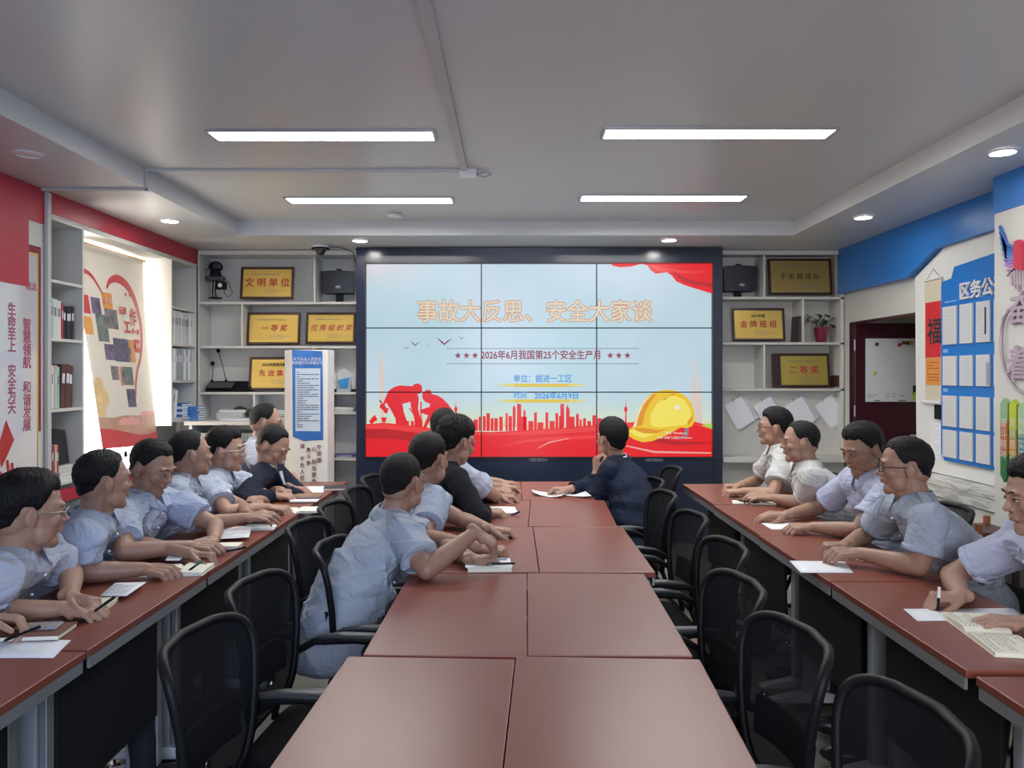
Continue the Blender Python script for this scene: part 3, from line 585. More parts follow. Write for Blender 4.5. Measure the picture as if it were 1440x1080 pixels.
# crystal trophies
def trophy(px, w, h, label, col):
    p = at(px, 549, 7.26); z = zl(552) + .005; t = thing('crystal_trophy', label, 'trophy', (p.x, p.y, z), group='crystal trophies')
    MB().bb(p.x - w * .6, p.x + w * .6, 7.24, 7.29, z, z + .025).build('base', M_BLK if col is None else glass('clear_glass', (.9, .95, 1), .35), t, bevel=.002)
    MB().prism([(p.x - w * .4, 7.25, z + .025), (p.x + w * .45, 7.25, z + .025), (p.x + w * .6, 7.25, z + h * .8), (p.x, 7.25, z + h), (p.x - w * .55, 7.25, z + h * .85)], (0, .025, 0)).build('crystal', glass('clear_glass', (.9, .95, 1), .35), t, bevel=.003)
    if col: MB().prism([(p.x - w * .32, 7.243, z + .03), (p.x + w * .3, 7.243, z + .03), (p.x + w * .45, 7.243, z + h * .62), (p.x - w * .42, 7.243, z + h * .5)], (0, .005, 0)).build('blue_inlay', mat('blue_inlay', (.05, .28, .60), .3), t)
trophy(469, .06, .20, 'slim clear crystal trophy on a black base', None); trophy(484, .12, .22, 'wide crystal trophy with a blue inlay', 1); trophy(497, .035, .2, 'narrow crystal trophy at the edge of the video wall', None); trophy(462.6, .03, .19, 'small crystal trophy half behind the standing board', None)
# flat paper piles
def pile(label, x0, x1, y0, y1, z, n, seed, name='paper_stack', m=(M_PAPER, M_BOOKW, M_CREAM), th=.006, group=None):
    r = random.Random(seed); t = thing(name, label, 'papers', ((x0 + x1) / 2, (y0 + y1) / 2, z), group=group)
    for k in range(n):
        rot = Matrix.Rotation(r.uniform(-.1, .1), 3, 'Z'); MB().box(((x0 + x1) / 2 + r.uniform(-.01, .01), (y0 + y1) / 2, z + th * (k + .5) + .0005), ((x1 - x0) * r.uniform(.85, 1), (y1 - y0) * .94, th * .93), rot).build('sheet_bundle', m[r.randrange(len(m))], t, bevel=.0008)
ZCN = zl(590)
pile('stack of white papers in the lower right compartment by the video wall', xl(466), xl(497), 7.2, 7.38, zl(580) + .005, 7, 1)
pile('thin papers with purple covers on the lowest open left shelf', xl(466), xl(497), 7.2, 7.38, zl(645) + .005, 4, 2, m=(M_PAPER, mat('purple_cover', (.12, .10, .30), .5)))
pile('pile of grey files under the 先进集体 plaque', xl(361), xl(438), 7.2, 7.38, ZCN + .001, 8, 3, m=(M_BOOKW, M_GPLAS, M_PAPER), th=.010)
pile('white storage box stack on the counter beside blue books', xl(304), xl(345), 7.15, 7.36, ZCN + .001, 3, 4, m=(M_BOOKW,), th=.030)
pile('loose white papers along the counter front edge', xl(320), xl(380), 6.92, 7.12, ZCN + .001, 3, 5, m=(M_PAPER,), th=.005)
t = tag(MB().prism([(xl(325), 7.2, ZCN + .095), (xl(330), 7.2, ZCN + .12), (xl(356), 7.2, ZCN + .045), (xl(355), 7.2, ZCN + .002)], (0, .12, 0)).build('black_folder', M_BOOKB, bevel=.003), 'black folder leaning down from the white box stack', 'folder')
r = random.Random(9)
for k in range(6):
    z = ZCN + .001 + k * .021
    tt = thing('blue_book', 'blue book in the flat counter stack, %s from the bottom' % ORD[k], 'book', (xl(276), 7.1, z), group='stacked blue books on the counter')
    x0 = xl(274) + r.uniform(-.01, .01); MB().bb(x0 - .06, x0 + .10, 6.98, 7.14, z, z + .020).build('cover', M_BOOKBL, tt, bevel=.001); MB().bb(x0 + .0995, x0 + .1015, 6.985, 7.135, z + .003, z + .017).build('page_edge', M_PAPER, tt)
# dark cabinet with perforated top under the counter
t = thing('metal_cabinet', 'dark metal cabinet with a perforated top strip under the corner counter', 'cabinet', (xl(315), 7.1, 0))
MB().bb(x0 - .0, xl(400), YFR - .12, 7.40, .01, .92).build('body', mat('dark_cabinet', (.07, .075, .08), .35), t, bevel=.004)
MB().bb(x0, xl(400), YFR - .15, 7.40, .98, 1.0).build('top_plate', mat('cab_grey', (.30, .32, .32), .4), t)
b = MB()
for i in range(30):
    for j in range(3): b.cone((x0 + .03 + i * .032, YFR - .151, .93 + j * .018), (x0 + .03 + i * .032, YFR - .1495, .93 + j * .018), .005, .005, 6)
MB().bb(x0, xl(400), YFR - .15, YFR - .13, .92, .98).build('perforated_strip', mat('cab_grey', (.30, .32, .32), .4), t); b.build('perforation', M_BLK, t)
# -------------- books on the left wall shelves (spines face +x)
M_SIL = mat('silver_spine', (.5, .5, .52), .3, metal=.6)
def books(y, z, spec, lab, group, x=XL - .03, seed=0):
    r = random.Random(seed); lab0 = lab
    for kk, (w, h, m, lean) in enumerate(spec):
        lab = ORD[kk] + ' from the camera side: ' + m.name.replace('_', ' ') + ' ' + lab0.split(' ', 1)[1] if False else '%s %s, %s from the camera side' % (m.name.split('_')[0], lab0, ORD[kk])
        d = .17; bm = MB().box((-d / 2, w / 2, h / 2), (d, w * .94, h))
        tt = thing('book', lab, 'book', (x, y, z), group=group)
        M = Matrix.Translation((x + r.uniform(-.012, .0), y, z + .0015)) @ Matrix.Rotation(lean, 4, 'X')
        bm.build('cover', m, tt, bevel=.001, basis=M)
        MB().box((-d / 2 - .001, w / 2, h + .0004), (d * .93, w * .75, .001)).build('page_edge', M_PAPER, tt, basis=M)
        MB().box((.0006, w / 2, h * .68), (.0012, w * .55, h * .22)).build('spine_label', M_WHT if m not in (M_BOOKW, M_BOOKG) else M_GREYINK, tt, basis=M)
        y += w / max(cos(lean), .5) + .0008
    return y
books(4.90, 1.765, [(.035, .26, M_BOOKG, 0), (.03, .26, M_BOOKG, 0), (.045, .255, M_BOOKW, 0), (.045, .25, M_BOOKW, 0), (.02, .235, M_BOOKR, 0), (.03, .22, M_BOOKB, 0), (.03, .215, M_BOOKB, 0), (.03, .22, M_BOOKB, 0), (.03, .225, M_BOOKB, 0)], 'file on the second left niche shelf', 'files on the second niche shelf')
books(4.90, 1.31, [(.02, .30, M_BOOKW, 0), (.02, .29, M_BOOKC, 0), (.022, .28, M_BOOKW, 0), (.02, .27, M_BOOKC, 0), (.02, .28, M_BOOKC, 0), (.03, .27, M_BOOKG, 0), (.05, .29, M_BOOKBR, R(-4)), (.05, .29, M_BOOKBR, R(-3)), (.05, .28, M_BOOKBR, R(-2))], 'file on the third left niche shelf', 'files on the third niche shelf', seed=1)
books(4.90, .83, [(.018, .26, M_BOOKW, 0), (.018, .25, M_BOOKR, 0), (.02, .245, M_BOOKO, 0), (.02, .245, M_BOOKR, 0), (.02, .24, M_BOOKC, 0), (.02, .24, M_BOOKR, 0)], 'slim book on the lowest left niche shelf', 'slim books on the lowest niche shelf', seed=2)
pile('flat grey books on the lowest shelf of the left niche', -3.16, -2.97, 5.05, 5.22, .83, 4, 7, m=(M_BOOKW, M_GPLAS), th=.024)
tag(MB().prism([(-3.0, 5.00, .930), (-3.0, 5.21, .932), (-3.0, 5.16, 1.16), (-3.0, 5.02, 1.18)], (-.05, 0, 0)).build('monitor_back', M_BOOKB, bevel=.006), 'small black screen leaning on flat books in the left niche', 'screen')
tag(MB().prism([(-3.02, 4.88, 2.145), (-3.02, 5.06, 2.145), (-3.02, 4.96, 2.40), (-3.02, 4.90, 2.42)], (-.02, 0, 0)).build('framed_photo', mat('dark_photo', (.09, .08, .07), .3)), 'dark picture leaning in the top compartment of the left niche', 'picture')
tag(MB().prism([(-3.02, 6.63, 2.13), (-3.02, 6.76, 2.13), (-3.02, 6.66, 2.36)], (-.02, 0, 0)).build('framed_photo', mat('dark_photo', (.09, .08, .07), .3)), 'dark picture leaning in the top compartment of the corner shelf', 'picture')
sp_ = lambda n, h, ms, r_=random.Random(5): [(r_.uniform(.022, .04), h * r_.uniform(.96, 1), ms[r_.randrange(len(ms))], 0) for _ in range(n)]
books(6.63, 1.80, sp_(15, .30, (M_BOOKW, M_PAPER)), 'file box on the upper corner shelf', 'white file boxes on the upper corner shelf')
books(6.63, 1.48, sp_(15, .29, (M_BOOKW, M_PAPER, M_GPLAS)), 'file on the middle corner shelf', 'files on the middle corner shelf')
books(6.63, 1.15, [(.028, .27, M_BOOKW, 0), (.028, .27, M_BOOKR, 0), (.028, .27, M_BOOKW, 0), (.035, .26, M_BOOKW, R(-6)), (.035, .25, M_PAPER, R(-8))], 'book on the lowest corner shelf', 'books on the lowest corner shelf')
for k in range(5):
    z = 1.1505 + k * .024; tt = thing('blue_book', '%s book lying flat on the lowest corner shelf, %s from the bottom' % ('blue' if k % 2 == 0 else 'white', ORD[k]), 'book', (-3.05, 6.95, z), group='flat blue books on the corner shelf')
    MB().bb(-3.15, -2.95, 6.86, 7.09, z, z + .023).build('cover', M_BOOKBL if k % 2 == 0 else M_PAPER, tt, bevel=.001); MB().bb(-2.951, -2.949, 6.87, 7.08, z + .004, z + .019).build('page_edge', M_PAPER, tt)
# ------------------------------------------------------------------ hanging poster in the window
def poster_mat():
    m = mat('poster_vinyl', (.62, .61, .57), .35); n = m.node_tree.nodes; L = m.node_tree.links
    tr = n.new('ShaderNodeBsdfTranslucent'); tr.inputs[0].default_value = (.8, .74, .62, 1); ms = n.new('ShaderNodeMixShader'); ms.inputs[0].default_value = .10
    L.new(n['Principled BSDF'].outputs[0], ms.inputs[1]); L.new(tr.outputs[0], ms.inputs[2]); L.new(ms.outputs[0], n['Material Output'].inputs[0]); return m
pt_ = thing('window_poster', 'long white poster with a red heart and work photos hanging in the left window', 'poster', (-3.1, 6.0, .96))
PY0, PY1, PZ0, PZ1 = 5.45, 6.52, .955, 2.49
def ps(a, b, h=0.0):
    """a 0..1 along y (near to far), b 0..1 up"""
    s = 1 - b; x = -3.13 + .13 * s ** 1.5 + .02 * sin(pi * a) + (.05 * max(0, .25 - b) * sin(a * 5)); y0 = PY0 + .17 * s ** 1.2 + .05 * sin(s * 3) ; y = y0 + (PY1 - y0) * a
    return (x + h, y, PZ0 + (PZ1 - PZ0) * b + .03 * (1 - a) * s)
MB().grid(lambda u, v: ps(u, v), 24, 40).build('sheet', poster_mat(), pt_, smooth=True, solid=.0015)
MB().cone((-3.13, 5.40, PZ1 + .005), (-3.13, 6.55, PZ1 + .005), .010).build('top_rail', mat('orange_rail', (.6, .3, .12), .4), pt_)
def pprint(pts, m, name, h=.002, n=8):
    """a printed shape on the curved sheet, subdivided so that it follows it"""
    out = []; k = len(pts)
    for i in range(k):
        a, b = pts[i], pts[(i + 1) % k]
        for j in range(n): t_ = j / n; out.append((a[0] + (b[0] - a[0]) * t_, a[1] + (b[1] - a[1]) * t_))
    bm = bmesh.new(); f = bm.faces.new([bm.verts.new((p[0], p[1], 0)) for p in out]); bmesh.ops.triangulate(bm, faces=[f])
    for _ in range(1): bmesh.ops.subdivide_edges(bm, edges=bm.edges[:], cuts=1)
    for v in bm.verts: v.co = Vector(ps(v.co.x, v.co.y, h))
    me = bpy.data.meshes.new(name); bm.to_mesh(me); bm.free(); me.materials.append(m); return link(name, me, pt_)
def strip(path, w, m, name):
    P0 = path; N0 = len(P0); path = []; wi = []
    for i in range(N0 - 1):
        a, b, c, d = P0[max(0, i - 1)], P0[i], P0[i + 1], P0[min(N0 - 1, i + 2)]
        for j in range(6 if i < N0 - 2 else 7):
            t_ = j / 6; path.append(tuple(.5 * (2 * b[q] + (c[q] - a[q]) * t_ + (2 * a[q] - 5 * b[q] + 4 * c[q] - d[q]) * t_ ** 2 + (3 * b[q] - a[q] - 3 * c[q] + d[q]) * t_ ** 3) for q in (0, 1))); wi.append(w(i) * (1 - t_) + w(min(N0 - 1, i + 1)) * t_)
    w = lambda i: wi[i]
    L = []; R_ = []
    for i, p in enumerate(path):
        q0 = path[max(0, i - 1)]; q1 = path[min(len(path) - 1, i + 1)]; dx, dy = q1[0] - q0[0], (q1[1] - q0[1]) * 1.45; l = math.hypot(dx, dy); nx, ny = -dy / l, dx / l / 1.45
        L.append((p[0] + nx * w(i), p[1] + ny * w(i))); R_.append((p[0] - nx * w(i), p[1] - ny * w(i)))
    b = MB(); b.grid(lambda u, v: ps(*( [L, R_][int(round(v))][int(round(u * (len(path) - 1)))] ), h=.0025), len(path), 2); return b.build(name, m, pt_, smooth=True)
M_PRED = mat('print_red', (.55, .07, .08), .4); M_PORG = mat('print_orange', (.70, .33, .10), .4); M_PPNK = mat('print_pink', (.75, .35, .33), .4)
heart = [(.36, .80), (.42, .845), (.54, .865), (.68, .84), (.80, .77), (.87, .66), (.86, .55), (.80, .46), (.72, .40), (.66, .33), (.62, .25)]
strip(heart, lambda i: [.006, .020, .032, .034, .030, .026, .022, .018, .016, .014, .012][i], M_PRED, 'heart_print')
strip([(.0, .855), (.10, .865), (.18, .85), (.26, .80), (.30, .765)], lambda i: [.014, .016, .014, .010, .004][i], M_PRED, 'heart_print')
def pphoto(a0, b0, a1, b1, seed, dx=.0):
    m = mat('print_photo_%d' % seed, [(.10, .10, .17), (.15, .13, .22), (.20, .18, .20), (.15, .18, .17)][seed % 4], .4, vary=(16 + seed, .95, I3)); pprint([(a0, b0), (a1, b0), (a1 - dx, b1), (a0 - dx, b1)], m, 'photo_print')
pphoto(.13, .665, .25, .745, 1); pphoto(.29, .60, .47, .70, 2); pphoto(.16, .53, .31, .665, 3); pphoto(.36, .435, .63, .555, 4); pphoto(.22, .44, .36, .52, 5); pphoto(.27, .34, .38, .41, 6); pphoto(.42, .315, .62, .41, 7); pphoto(.47, .20, .62, .295, 8)
for q, m in (((.28, .70, .42, .78), M_PORG), ((.0, .66, .11, .75), M_PRED), ((.0, .56, .11, .645), M_PORG), ((.60, .435, .71, .555), M_PORG), ((.70, .49, .82, .56), M_PRED), ((.39, .31, .45, .41), M_PPNK)): pprint([(q[0], q[1]), (q[2], q[1]), (q[2], q[3]), (q[0], q[3])], m, 'colour_tile_print')
def ptext(s, a, b, size, m, **k):
    p = Vector(ps(a, b, .006)); q = Vector(ps(a + .05, b, .006)); r_ = Vector(ps(a, b + .05, .006)); bd = Board(p, q - p, r_ - p, pt_); bd.v = bd.n.cross(bd.u); return bd.text(s, 0, 0, size, m, 'poster_lettering', h=.004, **dict(k, bold=k.get('bold', 0) * 2.2))
ptext('安全', .35, .74, .055, M_PPNK, bold=.001); ptext('记录', .55, .70, .062, M_PRED, bold=.001); ptext('作', .72, .67, .15, M_PRED, bold=.002, sx=.8); ptext('工', .60, .615, .11, M_PRED, bold=.002); ptext('每一刻', .74, .60, .045, M_PRED, bold=.001); ptext('健康', .76, .525, .045, M_PPNK, bold=.001)
ptext('★  ★', .66, .79, .05, M_PRED); ptext('安\n全', .655, .50, .05, M_PPNK)
pprint([(0, .0), (1, .0), (1, .165), (.8, .16), (.6, .155), (.4, .16), (.2, .15), (0, .155)], mat('print_field', (.52, .30, .22), .4, vary=(4, .35, I3)), 'field_print')
pprint([(0, .0), (1, .0), (1, .065), (.8, .05), (.55, .055), (.3, .08), (.12, .095), (0, .10)], M_PRED, 'red_band_print', h=.0024)
pprint([(0, .16), (.10, .155), (.13, .20), (.19, .23), (.18, .28), (.14, .30), (.13, .34), (.07, .355), (.02, .34), (0, .31)], mat('print_tree', (.72, .52, .28), .4, vary=(14, .3, I3)), 'tree_print')
pprint([(.26, .11), (.28, .135), (.36, .15), (.43, .14), (.47, .152), (.56, .14), (.62, .15), (.66, .11)], M_PPNK, 'skyline_print', h=.0026)
pprint([(.70, .11), (.98, .11), (.98, .175), (.70, .175)], M_PPNK, 'pink_block_print'); pprint([(0, .95), (.06, .93), (.10, .97), (.1, .995), (0, .995)], M_PRED, 'flag_print')
tag(MB().box((-3.06, 6.45, .865), (.10, .16, .07), Matrix.Rotation(.4, 3, 'Z')).build('red_cloth', M_RED, bevel=.02), 'small folded red cloth on the left window sill', 'cloth')
# ------------------------------------------------------------------ glossy board with slogan on the near left wall
t = thing('slogan_board', 'glossy white slogan board with red text and marching figures on the near left wall', 'board', (XL, 4.3, .6))
MB().bb(XL + .001, XL + .012, 3.2, 4.76, 1.18, 2.32).build('backing', mat('maroon_backing', (.20, .01, .03), .3), t, bevel=.003)
MB().bb(XL + .012, XL + .024, 3.1, 4.70, .62, 2.26).build('glass_sheet', mat('glossy_acrylic', (.60, .58, .58), .06, spec=1.0, coat=1.0), t, bevel=.002)
b = MB(); b.bb(XL + .012, XL + .027, 4.70, 4.708, .62, 2.27); b.bb(XL + .012, XL + .027, 3.1, 4.70, 2.26, 2.27); b.build('frame', M_GOLD, t)
bd = Board((XL + .0245, 0, 0), (0, 1, 0), (0, 0, 1), t)
M_SLR = mat('slogan_red', (.35, .10, .16), .3)
bd.text('生\n命\n至\n上\n\n安\n全\n为\n天', 4.46, 1.62, .078, M_SLR, line=.92, bold=.0022)
bd.text('智\n慧\n领\n航\n\n和\n谐\n发\n展', 4.60, 1.525, .080, M_SLR, line=.94, bold=.0022)
bd.text('理念', 4.64, 2.06, .055, M_SLR, bold=.001)
bd.poly([(4.34, 1.12), (4.41, 1.27), (4.48, 1.15), (4.43, 1.08), (4.37, 1.0)], M_REDINK, 'flag_print')
r = random.Random(3)
for k, (y, h) in enumerate(((4.40, .36), (4.46, .42), (4.52, .36), (4.58, .34), (4.64, .28))):
    bd.poly([(y - .035, .62), (y - .03, .62 + h * .55), (y - .05, .62 + h), (y - .03, .62 + h), (y - .012, .62 + h * .72), (y - .01, .62 + h * .95), (y + .015, .62 + h * .95), (y + .018, .62 + h * .72), (y + .045, .62 + h * .9), (y + .05, .62 + h * .85), (y + .03, .62 + h * .5), (y + .035, .62)], M_REDINK, 'figure_print')
box('red_panel', M_RED, XL, XL + .03, 2.6, 4.61, 2.06, 2.469); o = bpy.data.objects['red_panel']; struct(o); o.name = 'trim_8'
# ------------------------------------------------------------------ standing board near the back left
sb = thing('standing_board', 'tall white standing board with a blue notice and slogan characters by the left shelves', 'board', (-1.65, 6.3, 0), 0)
y = 6.3; X0, X1 = (410 - CX) * y / F, (462 - CX) * y / F; XA = (400 - CX) * 6.42 / F; ZT_ = CAMZ - (492 - HY) * y / F
MB().prism([(X0, y, .02), (X1, y - .03, .02), (X1 + .02, y + .12, .02), (XA, y + .12, .02)], (0, 0, ZT_ - .02)).build('body', mat('board_white', (.70, .68, .64), .4), sb, bevel=.004)
MB().bb(X0 - .02, X1 + .02, y - .05, y + .14, 0, .02).build('foot_plate', M_GPLAS, sb)
u = Vector((X1 - X0, -.03, 0)); bw_ = u.length; bd = Board((X0, y, 0), u, (0, 0, 1), sb)
zz = lambda py: CAMZ - (py - HY) * y / F; xx = lambda px: (px - 410) * y / F
M_NB = mat('notice_blue', (.03, .14, .42), .3, vary=(6, .5, I3))
bd.poly([(xx(412), zz(614)), (xx(428), zz(620)), (xx(456), zz(618)), (xx(455), zz(494)), (xx(411), zz(492))], M_NB, 'notice_sheet', h=.004)
bd.poly([(xx(416), zz(606)), (xx(452), zz(606)), (xx(452), zz(518)), (xx(416), zz(518))], mat('notice_pale', (.50, .58, .66), .3), 'notice_sheet', h=.0052)
bd.k = 40
bd.text('井下从业人员安全\n素质提升行动倡议书', xx(433), zz(508), .030, M_WHT)
bd.lines(xx(418), zz(602), xx(450), zz(522), 26, mat('notice_text', (.06, .08, .15), .6), seed=4)
M_SC = mat('slogan_brown', (.16, .05, .06), .5)
for s_, px, py in (('守\n理\n想', 450, 638), ('心\n \n担\n当\n使\n命', 443, 654), ('勇\n斗\n争', 435, 642), ('诚\n \n不\n负\n人\n民', 426, 650)): bd.text(s_, xx(px), zz(py), .042, M_SC, bold=.001, line=1.25)
# ------------------------------------------------------------------ things on the right side
t = thing('whiteboard', 'white magnetic board hanging on the open maroon door', 'whiteboard', (3.45, 7.05, 1.2))
a = at(1217, 565, 6.99); c = at(1292, 476, 6.99); MB().bb(a.x, c.x, 6.982, 6.991, a.z, c.z).build('sheet', M_WHT, t, bevel=.001)
bd = Board((0, 6.982, 0), (1, 0, 0), (0, 0, 1), t); q = lambda px, py: ((px - CX) * 6.982 / F, CAMZ - (py - HY) * 6.982 / F)
bd.lines(*q(1220, 559), *q(1236, 554), 2, M_GREYINK, seed=1); bd.lines(*q(1264, 558), *q(1284, 555), 1, M_GREYINK, seed=2); bd.lines(*q(1229, 565), *q(1238, 561.5), 1, M_INK); bd.lines(*q(1263, 565), *q(1274, 561.5), 1, M_INK)
for (px, py) in ((1257.5, 556), (1248, 556)):
    x, z = q(px, py); bd.polys([[(x + r_ * cos(k * pi / 8), z + r_ * 1.3 * sin(k * pi / 8)) for k in range(16)] + [(x + (r_ - .004) * cos(k * pi / 8), z + (r_ - .004) * 1.3 * sin(k * pi / 8)) for k in range(16, -1, -1)] for r_ in (.016,)], M_GREYINK, 'face_doodle')
for px, py, col, lab in ((1233, 484, (.02, .05, .04), 'dark round magnet alone at the upper left of the whiteboard'), (1265, 485, (.35, .01, .06), 'leftmost of the two crimson magnets on the whiteboard'), (1270.5, 482, (.35, .01, .06), 'crimson magnet next to the dark green one on the whiteboard'),
                         (1276, 482.5, (.02, .10, .03), 'dark green magnet between crimson and yellow ones'), (1281, 482.5, (.65, .50, .08), 'yellow magnet at the right end of the magnet row'), (1230, 525, (.50, .60, .05), 'lime magnet lower down on the whiteboard')):
    x, z = q(px, py); tag(MB().lathe([(.001, .012), (.012, .011), (.017, .006), (.018, 0), (.001, 0)], n=18).build('magnet', mat('magnet_%d%d' % (px, py), col, .35), smooth=True, basis=Matrix.Translation((x, 6.982, z)) @ Matrix.Rotation(R(90), 4, 'X')), lab, 'magnet', 'round magnets on the whiteboard')
x, z = q(1288, 556); t = thing('marker_clip', 'black eraser with a bright yellow note at the whiteboard corner', 'clip', (x, 6.97, z)); MB().bb(x - .03, x + .02, 6.95, 6.9815, z, z + .09).build('eraser', M_BLK, t, bevel=.004); MB().box((x, 6.945, z - .01), (.085, .006, .07), Matrix.Rotation(R(8), 3, 'Y')).build('yellow_note', mat('neon_note', (.60, .68, .05), .5), t)
# --- notice board on the right wall
XN = 3.075
t = thing('notice_board', 'big blue notice board titled 区务公开 with rows of white sheets on the right wall', 'notice board', (XN, 5.0, .9))
yr = lambda px: XN * F / (px - CX)
MB().prism([(XN - .025, 5.46, .97), (XN - .025, 5.42, .925), (XN - .025, 4.60, .925), (XN - .025, 4.60, 2.315), (XN - .025, 5.30, 2.275), (XN - .025, 5.335, 2.20), (XN - .025, 5.44, 2.19), (XN - .025, 5.46, 2.16)], (.024, 0, 0)).build('panel', mat('board_blue', (.012, .18, .58), .3), t, bevel=.002)
bd = Board((XN - .0255, 0, 0), (0, -1, 0), (0, 0, 1), t)
bd.text('区务公开', -4.97, 2.085, .125, M_WHT, bold=.003, extrude=.006, h=.008, sx=1.0)
rows = ((2.005, 1.74), (1.66, 1.455), (1.385, 1.17), (1.145, .955)); cols = ((5.42, 5.255), (5.215, 5.07), (5.03, 4.885), (4.845, 4.70))
M_SLV = mat('clear_sleeve', (.62, .64, .66), .25)
for i, (z1, z0) in enumerate(rows):
    if i: bd.rect(-5.43, z1 + .025, -5.37, z1 + .05, mat('pale_blue_print', (.25, .45, .8), .5), 'row_label')
    for j, (ya, yb2) in enumerate(cols):
        if i == 0: bd.lines(-ya + .01, z1 + .02, -yb2 - .01, z1 + .05, 1, mat('pale_blue_print', (.25, .45, .8), .5), 'heading_print', seed=i * 7 + j)
        MB().bb(XN - .038, XN - .0255, yb2, ya, z0, z1).build('document_sleeve', M_SLV, t, bevel=.0015)
        b2 = Board((XN - .0382, 0, 0), (0, -1, 0), (0, 0, 1), t)
        if (i + j) % 2 == 0: b2.lines(-ya + .03, z0 + .02, -yb2 - .02, z1 - .03, 9, mat('faint_text', (.45, .47, .50), .6), seed=i * 5 + j, th=.15)
        if i == 0 and j == 2: b2.rect(-4.935, z0 + .05, -4.918, z1 - .04, M_INK, 'spine_print')
        if i == 1 and j == 2: b2.rect(-4.92, z0 + .01, -4.885, z1 - .05, M_GPLAS, 'spine_print')
# hanging scroll
t = thing('hanging_scroll', 'red hanging scroll with a black 福 character beside the notice board', 'scroll', (XN, 5.58, 1.4))
ya, yb2 = 5.69, 5.475; X_ = XN - .014
MB().bb(X_, X_ + .006, yb2, ya, 1.335, 2.22).build('cream_backing', mat('scroll_cream', (.58, .53, .40), .6), t); b2 = Board((X_ - .0005, 0, 0), (0, -1, 0), (0, 0, 1), t)
b2.rect(-ya + .005, 1.655, -yb2 - .005, 2.06, mat('scroll_red', (.60, .02, .03), .5), 'red_field'); b2.rect(-ya + .015, 1.455, -yb2 - .012, 1.65, mat('scroll_orange', (.72, .27, .05), .5), 'orange_field')
b2.text('福', -5.56, 1.83, .20, M_INK, bold=.004); b2.lines(-ya + .03, 1.48, -yb2 - .03, 1.63, 7, mat('scroll_text', (.35, .10, .02), .6), seed=8)
MB().cone((X_ - .006, yb2 - .02, 1.33), (X_ - .006, ya + .02, 1.33), .016, n=16).build('lower_roller', M_WHT, t); MB().cone((X_ - .003, yb2 - .01, 2.225), (X_ - .003, ya + .01, 2.225), .008).build('upper_rod', M_WHT, t)
MB().tube([(X_, ya - .02, 2.23), (X_, 5.58, 2.30), (X_, yb2 + .02, 2.23)], .002, 6).build('cord', M_INK, t)
tag(MB().bb(XN - .03, XN - .001, 5.47, 5.545, 1.21, 1.32).build('card_reader', M_BLK, bevel=.006), 'small black wall box under the hanging scroll', 'switch')
t = tag(MB().bb(XN - .004, XN - .001, 5.50, 5.62, .93, 1.18).build('paper_list', M_PAPER), 'faint white paper list on the wall below the black box', 'paper')
Board((XN - .0045, 0, 0), (0, -1, 0), (0, 0, 1), t).lines(-5.61, .94, -5.51, 1.17, 12, mat('faint_text', (.45, .47, .50), .6), seed=5, th=.15)
# ledge with marbled front along the right wall
def marble():
    m = mat('marble', (.5, .5, .47), .3); n = m.node_tree.nodes; L = m.node_tree.links; tc_ = n.new('ShaderNodeTexCoord'); mp = n.new('ShaderNodeMapping'); mp.inputs['Scale'].default_value = (1, .7, 6); w = n.new('ShaderNodeTexNoise'); w.inputs['Scale'].default_value = 5; w.inputs['Detail'].default_value = 6; w.inputs['Distortion'].default_value = 1.5
    cr = n.new('ShaderNodeValToRGB'); cr.color_ramp.elements[0].position = .42; cr.color_ramp.elements[0].color = (.38, .38, .36, 1); cr.color_ramp.elements[1].position = .52; cr.color_ramp.elements[1].color = (.62, .62, .58, 1)
    L.new(tc_.outputs['Object'], mp.inputs[0]); L.new(mp.outputs[0], w.inputs['Vector']); L.new(w.outputs['Fac'], cr.inputs[0]); L.new(cr.outputs[0], n['Principled BSDF'].inputs['Base Color']); return m
t = thing('low_cabinet', 'low white cabinet with a marbled ledge along the right wall', 'cabinet', (2.98, 5.1, 0))
box('ledge', marble(), 2.90, XN + .02, 4.53, 5.80, .775, .815, t, .002); box('apron', marble(), 2.905, 2.93, 4.53, 5.79, .70, .775, t)
for k in range(3): box('door', M_SHELF, 2.925, 2.945, 4.55 + k * .41, 4.945 + k * .41 - .01, .06, .69, t, .003)
box('body', M_SHELF, 2.945, XN + .02, 4.53, 5.79, .02, .775, t); box('plinth', M_BLK, 2.95, XN, 4.55, 5.78, 0, .02, t)
# --- decorations on the pillar face (faces -x, x = 2.84)
XP = 2.838
yp = lambda px: XP * F / (px - CX)
t = thing('wing_emblem', 'blue and violet wing emblem with red ribbon on the white pillar', 'emblem', (XP, 4.4, 2.1))
bd = Board((XP, 0, 0), (0, -1, 0), (0, 0, 1), t); Wp = lambda px, py: (-yp(px), CAMZ - (py - HY) * yp(px) / F)
def raised(pts, m, name, h=.02, parent=None):
    P = [bd.pt(*Wp(*p_), .002) for p_ in pts]; return MB().prism(P, bd.n * h).build(name, m, parent or t)
cols_w = [(.03, .12, .42), (.04, .16, .50), (.05, .20, .55), (.16, .20, .55), (.30, .18, .50), (.48, .22, .50), (.60, .32, .55)]
for k in range(10):
    f = k / 9; tx, ty = 1407.5 + 11 * f ** 1.3, 317 + 70 * f; rx, ry = 1432, 350 + 27 * f; mx_, my_ = tx * .45 + rx * .55 - 2, ty * .45 + ry * .55 + 7 * (1 - f) + 2
    raised([(rx, ry - 1.2), (mx_, my_ - 2.6), (tx + 1.2, ty), (tx - .4, ty + 1.5), (mx_ - 3, my_ + 2.2 - f), (rx, ry + 1.3)], mat('feather_%d' % min(6, int(f * 6.99)), cols_w[min(6, int(f * 6.99))], .4), 'feather', h=.012)
raised([(1432, 352), (1434, 340), (1438, 337), (1442, 342), (1446, 380), (1434, 378)], mat('ribbon_red', (.50, .02, .06), .4), 'ribbon', h=.03)
